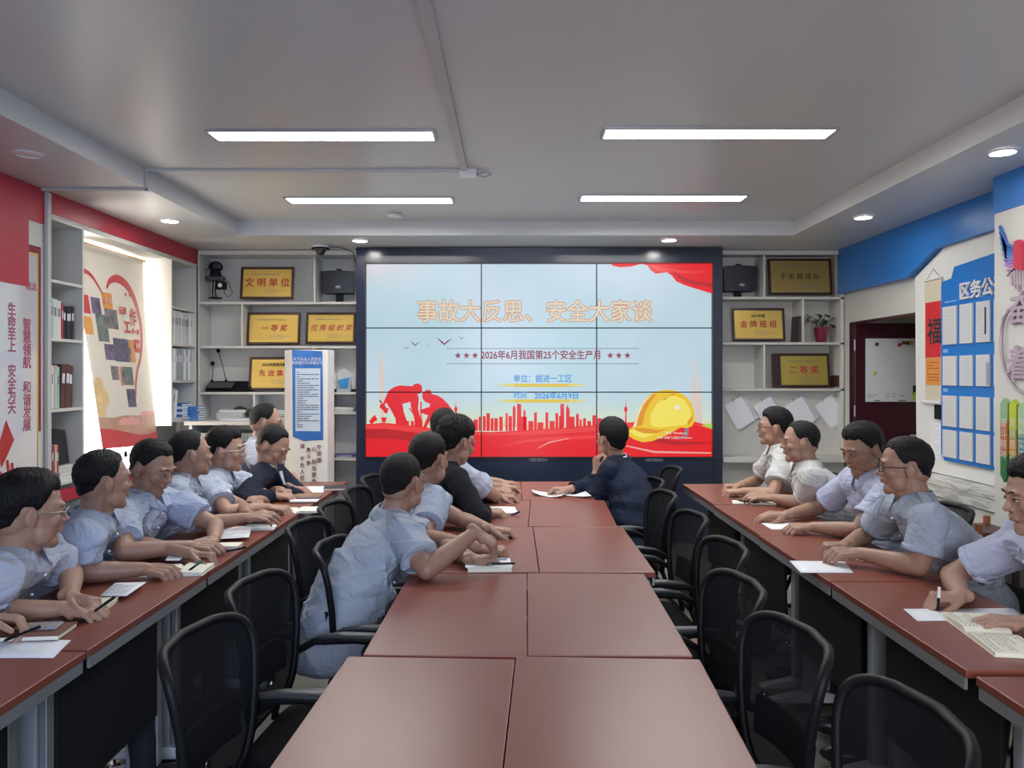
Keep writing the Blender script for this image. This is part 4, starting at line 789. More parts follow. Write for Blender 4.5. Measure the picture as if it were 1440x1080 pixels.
for k in range(5): raised([(1424 + k * 4, 378), (1427 + k * 4, 378), (1427 + k * 4, 402 + 4 * (k % 3)), (1424 + k * 4, 400)], mat('mauve_plate', (.45, .36, .42), .4), 'mauve_strip', h=.012)
t = thing('pillar_lettering', 'raised mauve characters and curved arc mounted on the white pillar', 'sign', (XP, 4.3, 1.5))
M_MV = mat('mauve_metal', (.42, .33, .40), .35, metal=.2)
a_, b__ = Wp(1437, 437); bd.text('奋', a_, b__, .19, M_MV, bold=.004, extrude=.009, h=.015, parent=t, shear=.15)
a_, b__ = Wp(1436, 514); bd.text('着', a_, b__, .20, M_MV, bold=.004, extrude=.009, h=.015, parent=t, shear=.15)
arc = [(1424, 434), (1418, 446), (1414, 462), (1413, 480), (1414, 500), (1418, 520), (1425, 536), (1434, 547), (1446, 553)]
MB().tube([bd.pt(*Wp(*p_), .02) for p_ in arc], .012, 8, flat=.5).build('arc', M_MV, t, smooth=True)
for px, m_, seg in ((1417.5, None, [((.25, .40, .22), 560, 593), ((.42, .14, .06), 593, 640), ((.02, .16, .06), 640, 668)]), (1430, None, [((.42, .50, .03), 562, 604), ((.25, .30, .04), 604, 618), ((.50, .26, .05), 618, 640), ((.15, .28, .04), 640, 672)]), (1442.5, None, [((.30, .50, .30), 566, 610), ((.05, .22, .28), 610, 680)])):
    words_ = {1417.5: '奋\n斗\n精\n神', 1430: '发\n展\n意\n志', 1442.5: '创\n新\n实\n干'}[px]
    t = thing('arrow_plaque', {1417.5: 'red and green pencil-shaped plaque reading 奋斗精神 on the pillar', 1430: 'lime and orange pencil-shaped plaque reading 发展意志 on the pillar', 1442.5: 'pale green and teal pencil-shaped plaque at the right picture edge'}[px], 'sign', (XP, yp(px), .98), group='pencil-shaped plaques')
    w = 4.9
    for k, (col, y0_, y1_) in enumerate(seg):
        top_ = [(px - w, y0_ + 7), (px, y0_), (px + w, y0_ + 7)] if k == 0 else [(px - w, y0_), (px + w, y0_)]
        bot = [(px + w, y1_ - 1), (px, y1_ + 10), (px - w, y1_ - 1)] if k == len(seg) - 1 else [(px + w, y1_), (px - w, y1_)]
        raised(top_ + bot, mat('plaque_%d_%d' % (px, k), col, .35), 'colour_section', h=.022, parent=t)
    a_, b__ = Wp(px, 618); bd.text(words_, a_, b__, .058, mat('pale_letter', (.6, .62, .5), .4), h=.0255, parent=t, line=1.05)
# --- hooks and hung papers on the right shelf back panel
for k, (px, lab) in enumerate(((1030, 'white printed sheets hanging askew from the first hook by the video wall'), (1071, 'white sheets hanging askew from the second hook, behind the man with glasses'), (1115, 'white sheets hanging askew from the third hook'), (1157, 'white sheets hanging askew from the last hook near the door'))):
    p = at(px, 563, 7.235); tag(MB().tube([p + Vector((0, .015, .02)), p + Vector((0, -.012, .012)), p + Vector((0, -.015, -.012)), p + Vector((0, -.005, -.018))], .003, 6).build('wall_hook', M_STEEL, smooth=True), ['steel hook nearest the video wall', 'second steel hook from the video wall', 'third steel hook from the video wall', 'steel hook nearest the door'][k] + ' on the right pinning board', 'hook', 'hooks on the right pinning board')
    t = thing('hanging_papers', lab, 'papers', tuple(p), group='papers on the hooks')
    for j, (ang, w, h) in enumerate(((-36, .20, .27), (-30, .19, .26))):
        rot = Matrix.Rotation(R(ang if k != 3 else ang - 6), 4, 'Y'); MB().box((.0 + w * .30, 0, -h * .5), (w, .0012, h)).build('sheet', M_PAPER if j else mat('grey_paper', (.55, .57, .62), .7), t, basis=Matrix.Translation(p + Vector((-.04 - .01 * j, -.006 - .003 * j, -.035))) @ rot)
        if j == 0 and k in (0, 3): pass
# potted plant
p = at(1155, 478, 7.26); z = zl(482) + .005
t = thing('potted_plant', 'leafy dark green plant in a glossy crimson pot on the right shelf', 'plant', (p.x, p.y, z))
MB().lathe([(.001, 0), (.045, 0), (.06, .07), (.068, .125), (.074, .13), (.074, .145), (.064, .145), (.060, .12), (.001, .12)], (p.x, p.y, z), 28).build('pot', mat('crimson_glaze', (.22, .02, .05), .12, coat=1), t, smooth=True)
MB().lathe([(.001, .126), (.0595, .124)], (p.x, p.y, z), 20).build('soil', mat('soil', (.03, .02, .015), .9), t)
r = random.Random(11); leafv = [(0, 0, 0), (.012, .012, .002), (.022, .03, .004), (.016, .05, .002), (0, .066, -.004), (-.016, .05, .002), (-.022, .03, .004), (-.012, .012, .002), (0, .03, -.004)]
leaf_me = None
M_LEAF = mat('dark_leaf', (.018, .050, .022), .35, vary=(6, .4, I3))
st_ = MB(); stems = []
for k in range(30):
    a_ = r.uniform(0, 2 * pi); rad = r.uniform(.03, .17); hh = r.uniform(.03, .13) - rad * .15; p0 = Vector((p.x + .02 * cos(a_), p.y + .02 * sin(a_), z + .12)); p1 = Vector((p.x + rad * cos(a_), p.y + rad * .5 * sin(a_), z + .15 + hh)); st_.tube([p0, p0.lerp(p1, .5) + Vector((0, 0, .03)), p1], .0018, 5)
    stems.append((p1, a_))
st_.build('stems', mat('stem', (.05, .08, .03), .5), t)
for p1, a_ in stems:
    b = MB(); b.add(leafv, [(0, 1, 8), (1, 2, 8), (2, 3, 8), (3, 4, 8), (4, 5, 8), (5, 6, 8), (6, 7, 8), (7, 0, 8)])
    s_ = r.uniform(.6, 1.05); b.build('leaf', M_LEAF, t, smooth=True, basis=Matrix.Translation(p1) @ Matrix.Rotation(a_ - pi / 2 + r.uniform(-.5, .5), 4, 'Z') @ Matrix.Rotation(r.uniform(-.9, .6), 4, 'X') @ Matrix.Rotation(r.uniform(-.5, .5), 4, 'Y') @ Matrix.Scale(s_, 4))

# ------------------------------------------------------------------ tables
ZTAB = .78
def make_table(L, Wd, side):
    """origin at the floor centre; long axis y; side: modesty panel offset in x (sign), 0 for none"""
    t = thing('folding_table', 'table', 'table')
    MB().bb(-Wd / 2, Wd / 2, -L / 2, L / 2, ZTAB - .022, ZTAB).build('tabletop', M_WOOD, t, bevel=.0025)
    for s in (-1, 1): MB().bb(s * Wd / 2 - .006 * s - .004, s * Wd / 2 - .006 * s + .004, -L / 2 + .01, L / 2 - .01, ZTAB - .054, ZTAB - .023).build('side_rail', M_STEEL, t)
    MB().bb(-Wd / 2 + .05, Wd / 2 - .05, -L / 2 + .06, L / 2 - .06, ZTAB - .06, ZTAB - .024).build('under_frame', M_BLK, t)
    for s in (-1, 1):
        y = s * (L / 2 - .075)
        lg = MB().bb(-.045, .045, y - .022, y + .022, .07, ZTAB - .06).build('leg', M_GPLAS, t, bevel=.006)
        MB().bb(.05, .072, y - .018, y + .018, .09, ZTAB - .06).build('inner_post', M_STEEL, lg, bevel=.003)
        b = MB(); b.prism([(-.20, y - .025, .035), (-.20, y - .025, .05), (-.04, y - .025, .085), (.04, y - .025, .085), (.20, y - .025, .05), (.20, y - .025, .035)], (0, .05, 0)); ft = b.build('foot', M_WHT, lg, bevel=.006)
        b = MB()
        for x in (-.18, .18): b.cone((x, y, 0), (x, y, .012), .022, .018, 14); b.cone((x, y, .012), (x, y, .04), .006)
        b.build('leveler', M_CHROME, lg)
    if side: MB().bb(side * .06, side * .075, -L / 2 + .10, L / 2 - .10, .28, ZTAB - .06).build('modesty_panel', mat('modesty', (.010, .011, .014), .6, spec=.3), t, bevel=.003)
    return t
proto = {}
def table(x, y, L, Wd, side, lab, group, rz=0):
    k = (round(L, 3), round(Wd, 3), side)
    if k not in proto: o = proto[k] = make_table(L, Wd, side)
    else: o = copy_tree(proto[k])
    o.location = (x, y, 0); o.rotation_euler = (0, 0, rz); o['label'] = lab; o['group'] = group
    return o
names = ['farthest', 'second from the far end', 'third from the far end', 'fourth from the far end', 'nearest to the camera']
seamx = [(.06, .06), (.111, .080), (.103, .104), (.057, .041), (.0094, -.03)]
ys = [(5.40, 4.60), (4.60, 3.79), (3.79, 2.915), (2.905, 2.05), (2.04, 1.18)]
for i in range(5):
    s0, s1 = seamx[i]; y1, y0 = ys[i]; rz = math.atan2(s0 - s1, y1 - y0) * -1; L = y1 - y0 - .006; wl_, wr_ = (.44, .44) if i < 4 else (.445, .485)
    sc_ = (s0 + s1) / 2; yc = (y0 + y1) / 2
    for sgn, w, nm in ((-1, wl_, 'left'), (1, wr_, 'right')):
        table(sc_ + sgn * (w / 2 + .0015), yc, L, w, 0, 'central mahogany table, %s one of the pair %s' % (nm, names[i]), 'paired central tables', rz)
lt = ['farthest', 'second farthest', 'middle', 'second nearest', 'nearest', 'cut off by the picture corner']
for i, yc in enumerate([4.98, 4.15, 3.34, 2.505, 1.67, .835]):
    table(-1.375, yc, .822, .44, 1, 'mahogany table of the left row, %s one' % lt[i], 'left row of tables')
for i, (yc, x) in enumerate([(4.86, 1.395), (4.01, 1.385), (3.19, 1.378), (2.365, 1.378), (1.495, 1.378), (.65, 1.378)]):
    table(x, yc, .80 if i == 2 else .83, .45, -1, 'mahogany table of the right row, %s one' % lt[i], 'right row of tables')
# ------------------------------------------------------------------ chairs (template faces +x, origin on the floor under the seat)
def make_chair():
    t = thing('mesh_chair', 'chair', 'chair')
    def seat(u, v):
        a = 2 * pi * u; n_ = 5; cx_, sy_ = abs(cos(a)) ** (2 / n_) * (1 if cos(a) > 0 else -1), abs(sin(a)) ** (2 / n_) * (1 if sin(a) > 0 else -1)
        prof = [(.0, .455), (.7, .46), (.93, .452), (1, .43), (.98, .405), (.85, .395), (0, .395)]; k = v * 6; i0 = min(5, int(k)); f = k - i0; rr = prof[i0][0] * (1 - f) + prof[i0 + 1][0] * f; zz_ = prof[i0][1] * (1 - f) + prof[i0 + 1][1] * f
        return (.01 + .225 * cx_ * rr, .225 * sy_ * rr, zz_ - (.012 if cx_ * rr > .8 else 0))
    MB().grid(seat, 36, 13, closed=True).build('seat', M_BLKF, t, smooth=True)
    def bk(y, z, off=0):   # back surface: curved in plan, leaning
        k = (z - .50) / .42; return Vector((-.20 - .10 * k - .025 * sin(pi * min(1, max(0, k))) * -1 + .09 * (abs(y) / .225) ** 2.2 * (.35 + .65 * k) + off, y, z))
    def outline(s):       # s 0..1 around the back
        a = 2 * pi * s; c, d = cos(a), sin(a); y = .222 * (abs(c) ** .33) * (1 if c > 0 else -1); z = .695 + .195 * (abs(d) ** .42) * (1 if d > 0 else -1); y *= .70 + .30 * (z - .50) / .39; return y, z
    MB().grid(lambda u, v: bk(*(lambda q_: (q_[0] * (1 - v) * .97, .705 + (q_[1] - .705) * (1 - v) * .97))(outline(u))), 40, 7, closed=True).build('backrest_mesh', M_MESH, t, smooth=True)
    fr = MB(); P = [bk(*outline(i / 48)) for i in range(49)]; fr.tube(P, .0125, 8, caps=False); f = fr.build('backrest_frame', M_BLK, t, smooth=True)
    b = MB()
    for sgn in (-1, 1): b.tube([bk(sgn * .08, .52), Vector((-.22, sgn * .10, .44)), Vector((-.12, sgn * .12, .39))], .014, 8)
    b.build('back_bracket', M_BLK, t, smooth=True)
    MB().grid(lambda u, v: bk((u - .5) * .30, .58 + .10 * v, -.012 - .012 * cos((u - .5) * 2)), 12, 5).build('lumbar_pad', M_BLK, t, smooth=True, solid=.012)
    for sgn in (-1, 1):
        y = sgn * .236
        b = MB(); b.tube([(-.20, sgn * .225, .60), (-.14, y, .635), (0, y, .645), (.10, y, .64), (.15, y, .60), (.13, y, .50), (.10, sgn * .24, .42), (.06, sgn * .20, .39)], [.012, .014, .014, .014, .014, .013, .012, .012], 8); ar = b.build('armrest', M_BLK, t, smooth=True)
        b = MB(); b.tube([(-.13, y, .648), (-.05, y, .658), (.06, y, .658), (.14, y, .645)], [.016, .024, .026, .018], 10, flat=.45); b.build('arm_pad', mat('arm_pad', (.045, .05, .055), .45), ar, smooth=True)
        b = MB(); y2 = sgn * .215; b.tube([(-.12, y2, .385), (.10, y2, .385), (.20, y2, .36), (.235, y2, .28), (.225, y2, .10), (.20, y2, .035), (.12, y2, .013), (-.10, y2, .013), (-.22, y2, .013)], .0125, 8); b.build('leg', M_BLK, t, smooth=True)
    b = MB(); b.tube([(-.10, -.215, .385), (-.10, .215, .385)], .011, 8); b.tube([(.12, -.215, .385), (.12, .215, .385)], .011, 8); b.tube([(-.215, -.215, .013), (-.215, .215, .013)], .0125, 8); b.build('crossbar', M_BLK, t, smooth=True)
    return t
chair0 = make_chair(); used = [0]
def chair(x, y, deg, lab, group):
    o = chair0 if not used[0] else copy_tree(chair0); used[0] = 1
    o.location = (x, y, 0); o.rotation_euler = (0, 0, R(deg)); o['label'] = lab; o['group'] = group; return o
GL, GRt, GW, GE = 'chairs along the left side of the central tables', 'chairs along the right side of the central tables', 'chairs behind the left row', 'chairs behind the right row'
for x, y, d_, lab in [(-.53, 1.87, -5, 'empty black mesh chair at the lower left, nearest to the camera'), (-.55, 2.33, -6, 'empty black mesh chair just behind the nearest one on the left aisle'),
                      (-.44, 2.88, -4, 'black mesh chair under the balding man in the blue-grey shirt'), (-.65, 3.26, -8, 'black mesh chair with tall back left of the balding man, in the aisle'),
                      (-.64, 3.74, -5, 'black mesh chair behind the man with a fresh short haircut'), (-.63, 4.24, -5, 'black mesh chair behind the curly-haired person in black'), (-.64, 4.76, -5, 'farthest black mesh chair on the left aisle, by the video wall')]: chair(x, y, d_, lab, GL)
for x, y, d_, lab in [(.53, 1.45, 184, 'black mesh chair at the bottom edge, lower right, nearest to the camera'), (.46, 1.88, 186, 'empty black mesh chair second from the camera on the right aisle'), (.46, 2.34, 185, 'empty black mesh chair third from the camera on the right aisle'),
                      (.57, 2.86, 185, 'empty black mesh chair fourth from the camera on the right aisle'), (.58, 3.46, 184, 'empty black mesh chair fifth from the camera on the right aisle'), (.58, 4.10, 184, 'black mesh chair next behind the man in the dark suit'),
                      (.62, 4.62, 184, 'black mesh chair under the man in the dark suit'), (.86, 5.22, 182, 'farthest black mesh chair on the right aisle, against the video wall')]: chair(x, y, d_, lab, GRt)
# ------------------------------------------------------------------ people
def skinmat(i, k):
    c = Vector((.37, .215, .150)) * k
    m = mat('skin_%d' % i, tuple(c), .5, bump=(120, .12, I3), vary=(14, .10, I3)); b = m.node_tree.nodes['Principled BSDF']
    b.inputs['Subsurface Weight'].default_value = .08; b.inputs['Subsurface Radius'].default_value = (.012, .005, .003); b.inputs['Subsurface Scale'].default_value = .6
    return m
M_HAIR = mat('black_hair', (.0045, .0042, .0048), .5, spec=.22, bump=(220, .6, (1, 1, .25)))
M_HAIR2 = mat('greying_hair', (.008, .0075, .0075), .6, spec=.25, bump=(260, .8, (1, 1, .25)))
M_EYEW = mat('eye_white', (.55, .52, .48), .3); M_IRIS = mat('iris', (.02, .012, .01), .1); M_LIP = mat('lips', (.30, .12, .095), .5)
M_TROU = mat('navy_trousers', (.012, .014, .022), .8); M_SHOE = mat('black_leather', (.012, .012, .013), .3)
def cloth(name, col, bump=.35):
    m = mat(name, col, .85, spec=.2); n = m.node_tree.nodes; L = m.node_tree.links
    t = n.new('ShaderNodeTexCoord'); mp = n.new('ShaderNodeMapping'); mp.inputs['Scale'].default_value = (1, 1, 1.7); mp.inputs['Rotation'].default_value = (.5, .4, .3)
    nz = n.new('ShaderNodeTexNoise'); nz.inputs['Scale'].default_value = 6.5; nz.inputs['Detail'].default_value = 2.5; nz.inputs['Distortion'].default_value = 1.1
    a = n.new('ShaderNodeMath'); a.operation = 'SUBTRACT'; a.inputs[1].default_value = .5; b = n.new('ShaderNodeMath'); b.operation = 'ABSOLUTE'; c = n.new('ShaderNodeMath'); c.operation = 'POWER'; c.inputs[1].default_value = .6
    bp = n.new('ShaderNodeBump'); bp.inputs['Strength'].default_value = bump * 1.25; bp.inputs['Distance'].default_value = .045
    L.new(t.outputs['Object'], mp.inputs[0]); L.new(mp.outputs[0], nz.inputs['Vector']); L.new(nz.outputs['Fac'], a.inputs[0]); L.new(a.outputs[0], b.inputs[0]); L.new(b.outputs[0], c.inputs[0]); L.new(c.outputs[0], bp.inputs['Height']); L.new(bp.outputs[0], n['Principled BSDF'].inputs['Normal'])
    return m
SHIRT = {'pale': cloth('pale_blue_shirt', (.42, .46, .55)), 'blue': cloth('sky_blue_shirt', (.37, .43, .56)), 'grey': cloth('blue_grey_shirt', (.37, .42, .49)), 'white': cloth('white_shirt', (.52, .53, .53)), 'lilac': cloth('lilac_shirt', (.42, .46, .61)), 'dusk': cloth('dusty_blue_shirt', (.32, .37, .46)),
         'navy': cloth('navy_jacket', (.012, .016, .032), .2), 'black': cloth('black_jacket', (.008, .009, .012), .2), 'suit': cloth('dark_suit', (.012, .018, .038), .2)}
DG = [None]
def remesh(mb, name, voxel, smooth=2, fac=.5):
    me = mb.mesh(name); o = bpy.data.objects.new(name, me); C.objects.link(o)
    m = o.modifiers.new('r', 'REMESH'); m.mode = 'VOXEL'; m.voxel_size = voxel; m.adaptivity = 0; m.use_smooth_shade = True
    if smooth: s = o.modifiers.new('s', 'SMOOTH'); s.factor = fac; s.iterations = smooth
    dg = bpy.context.evaluated_depsgraph_get(); res = bpy.data.meshes.new_from_object(o.evaluated_get(dg)); res.name = name
    bpy.data.objects.remove(o); bpy.data.meshes.remove(me)
    return res
def frame_m(o, fwd, up, scale=1):
    f = Vector(fwd).normalized(); r_ = f.cross(Vector(up)).normalized(); u = r_.cross(f)
    return Matrix(((r_.x * scale, f.x * scale, u.x * scale, o.x), (r_.y * scale, f.y * scale, u.y * scale, o.y), (r_.z * scale, f.z * scale, u.z * scale, o.z), (0, 0, 0, 1)))
def xf(M, p): return M @ Vector(p)
def ell(mb, M, c, r, rot=None, low=False):
    A = M.to_3x3(); 
    if rot is not None: A = A @ rot
    mb.sph(M @ Vector(c), r, A, low=low)
def head_geo(mb, H, fat=1.0):
    e = lambda c, r, rot=None: ell(mb, H, c, r, rot)
    e((0, -.014, .032), (.0765, .097, .086)); e((0, .022, .012), (.0715, .068, .072)); e((0, .026, -.020), (.066 * fat, .062, .078)); e((0, .026, -.060), (.058 * fat, .054, .046)); e((0, -.040, -.020), (.060, .056, .055))
    e((0, .068, -.094), (.024, .020, .018)); e((0, .055, -.085), (.038 * fat, .032, .024))
    for s in (-1, 1):
        e((s * .040, .058, -.018), (.026 * fat, .022, .024)); e((s * .046 * fat, .030, -.060), (.020, .030, .034)); e((s * .030, .079, .030), (.024, .010, .0075))
        e((s * .031, .0765, .0055), (.0155, .0095, .0085))
        e((s * .080, -.010, -.006), (.0075, .019, .031), Matrix.Rotation(s * R(20), 3, 'Z')); e((s * .076, -.004, -.004), (.012, .012, .016)); e((s * .078, -.004, -.028), (.006, .008, .011))
        e((s * .0115, .091, -.024), (.0088, .009, .0072))
    e((0, .080, .028), (.016, .011, .012))
    A = [(0, .086, .014), (0, .094, -.006), (0, .103, -.021)]; rr = [.0065, .0078, .0098]
    for i in range(2): mb.cap(xf(H, A[i]), xf(H, A[i + 1]), rr[i], rr[i + 1])
    e((0, .0865, -.047), (.022, .0105, .0055)); e((0, .0845, -.057), (.019, .0115, .0065)); e((0, .082, -.038), (.022, .010, .010))
from mathutils.bvhtree import BVHTree
HB = {}
def head_bvh(fat):
    """the skull and jaw without ears and nose, in head coordinates, to lay the hair on"""
    if fat not in HB:
        mb = MB(); I = Matrix.Identity(4)
        for c, r in (((0, -.014, .032), (.0765, .097, .086)), ((0, .022, .012), (.0715, .068, .072)), ((0, .026, -.020), (.066 * fat, .062, .078)), ((0, .026, -.060), (.058 * fat, .054, .046)), ((0, -.040, -.020), (.060, .056, .055))): ell(mb, I, c, r)
        mb.cap((0, -.026, -.045), (0, -.045, -.14), .050, .055); HB[fat] = BVHTree.FromPolygons([tuple(v) for v in mb.v], mb.f)
    return HB[fat]
HL = {'short': [(0, 56), (22, 55), (42, 57), (52, 70), (62, 84), (72, 98), (80, 101), (88, 92), (104, 93), (114, 116), (130, 132), (180, 140)],
      'bald': [(0, 40), (20, 32), (38, 40), (52, 64), (62, 82), (72, 96), (80, 99), (88, 91), (104, 92), (114, 112), (130, 128), (180, 136)],
      'crew': [(0, 50), (22, 46), (42, 52), (54, 70), (62, 84), (72, 96), (80, 98), (88, 91), (104, 92), (114, 112), (130, 128), (180, 136)],
      'full': [(0, 64), (22, 64), (42, 64), (52, 74), (62, 88), (72, 103), (80, 106), (88, 96), (104, 97), (114, 120), (130, 136), (180, 145)]}
HL['curly'] = HL['full']
def hair_geo(H, style, rnd, fat=1.0):
    """closed shell over the skull, thinning out at the hair line"""
    thick = {'crew': .008, 'short': .011, 'full': .021, 'curly': .028, 'bald': .006}[style]; nz = {'crew': .001, 'short': .0025, 'full': .004, 'curly': .013, 'bald': .001}[style]; fr = {'curly': 26}.get(style, 13)
    nu, nv = 84, 34; off = rnd.uniform(0, 50); mb = MB(); c0 = Vector((0, -.014, .032)); bv = head_bvh(fat); pts = HL[style]
    def lim(phi):
        d = math.degrees(abs(phi))
        for i in range(len(pts) - 1):
            if pts[i][0] <= d <= pts[i + 1][0]: f = (d - pts[i][0]) / (pts[i + 1][0] - pts[i][0]); f = f * f * (3 - 2 * f); return R(pts[i][1] * (1 - f) + pts[i + 1][1] * f)
        return R(pts[-1][1])
    def pt(u, v):
        phi = (u * 2 * pi + pi) % (2 * pi) - pi; L = lim(phi) + .03 * sin(u * 75 + off) * max(0, cos(phi)) * (style not in ('bald', 'crew'))
        if v <= .90: k = v / .90; th = L * k; edge = 1 - max(0, (k - .5) / .5) ** 2.6
        else: th = L - .035; edge = -.6
        d = Vector((sin(th) * sin(phi), sin(th) * cos(phi), cos(th))); hit = bv.ray_cast(c0 + d * .35, -d)[0]; base = hit if hit is not None else c0 + d * .08
        front = max(0, cos(phi)) * sin(min(th, pi / 2)); topk = max(0, cos(th)); q = thick * (.36 + .64 * topk + .50 * front) * edge
        if edge > 0: q += nz * edge * (noise.noise(Vector((d.x * fr + off, d.y * fr, d.z * fr))) + .5 * noise.noise(Vector((d.x * fr * 2.3, d.y * fr * 2.3 + off, d.z * fr * 2.3))))
        return H @ (base + d * (q + .0012))
    mb.grid(pt, nu, nv, closed=True)
    return mb
def hand_geo(mb, W, d, n, side, curl, thumb, spread=.06, s=1.0, wr=0.0):
    """W wrist point, d direction of the palm, n the palm's outward normal (where fingers curl to), side: +1 the thumb lies on d x n"""
    d = d.normalized(); n = (n - d * n.dot(d)).normalized(); t = d.cross(n) * side
    knuck = []
    for i, (o_, l) in enumerate(((.030, .088), (.010, .092), (-.011, .087), (-.030, .078))):
        k = W + d * l * s + t * o_ * s - n * .002; knuck.append(k); mb.cap(W + t * o_ * .55 * s + d * .008, k, .0135 * s, .0115 * s, low=True)
    mb.sph(W + d * .03 * s + t * .020 * s + n * .008, (.020 * s,) * 3, low=True); mb.sph(W + d * .035 * s - t * .018 * s + n * .006, (.018 * s,) * 3, low=True)
    mb.cap(W - d * .02, W + d * .02, .021 * s, .019 * s, low=True)
    lens = ((.042, .024, .020), (.046, .028, .021), (.043, .026, .020), (.034, .020, .018))
    for i, k in enumerate(knuck):
        ang = 0; p = k; c_ = curl[i] if isinstance(curl[0], (tuple, list)) else curl; sp_ = (1.5 - i) * spread; dd = (d + t * sp_).normalized(); r0 = (.0093, .0096, .0092, .0082)[i] * s
        for j in range(3):
            ang += R(c_[j] * (1 + .06 * i)); v = (dd * cos(ang) + n * sin(ang)); q = p + v * lens[i][j] * s; mb.cap(p, q, r0 * (1 - .08 * j), r0 * (1 - .08 * (j + 1)), low=True); p = q
        if i == 0: tip = p
    a = thumb; p = W + d * .018 * s + t * .026 * s + n * .004; v = (d * cos(R(a)) + t * sin(R(a)) + n * .35).normalized(); q = p + v * .044 * s; mb.cap(p, q, .0145 * s, .0115 * s, low=True)
    v2 = (v * .85 + d * .45 - t * .12 + n * .12).normalized(); q2 = q + v2 * .032 * s; mb.cap(q, q2, .0112 * s, .0100 * s, low=True); v3 = (v2 + d * .25 - t * .25 + n * .1).normalized(); q3 = q2 + v3 * .024 * s; mb.cap(q2, q3, .0100 * s, .0082 * s, low=True)
    return tip, q3, t
def ik(S_, Wt, pole, l1=.268, l2=.245):
    v = Wt - S_; dist = v.length; mx = (l1 + l2) * .985
    if dist > mx: Wt = S_ + v * (mx / dist); v = Wt - S_; dist = mx
    a = (l1 * l1 - l2 * l2 + dist * dist) / (2 * dist); h = math.sqrt(max(0, l1 * l1 - a * a)); u = v / dist; p = (pole - u * pole.dot(u)).normalized()
    return S_ + u * a + p * h, Wt
def fold(co, amp, seed, k=1.0):
    """cloth folds: displacement field sampled at points"""
    r_ = np.random.RandomState(seed); out = np.zeros(len(co))
    for i in range(5):
        d = r_.normal(size=3); d /= np.linalg.norm(d); f = r_.uniform(16, 44) * k; w = r_.normal(size=3); w /= np.linalg.norm(w)
        ph = co @ d * f + 1.6 * np.sin(co @ w * f * .35 + r_.uniform(0, 6)) + r_.uniform(0, 6); msk = .5 + .5 * np.sin(co @ r_.normal(size=3) * 9 + r_.uniform(0, 6))
        out += (1 - np.abs(np.sin(ph / 2))) ** 2.5 * msk
    return out * amp
def displace(me, amp, seed, k=1.0):
    n = len(me.vertices); co = np.empty(n * 3, 'f'); no = np.empty(n * 3, 'f'); me.vertices.foreach_get('co', co); me.vertex_normals.foreach_get('vector', no)
    co = co.reshape(-1, 3); no = no.reshape(-1, 3); co += no * fold(co, amp, seed, k)[:, None]; me.vertices.foreach_set('co', co.ravel()); me.update()
PC = [0]
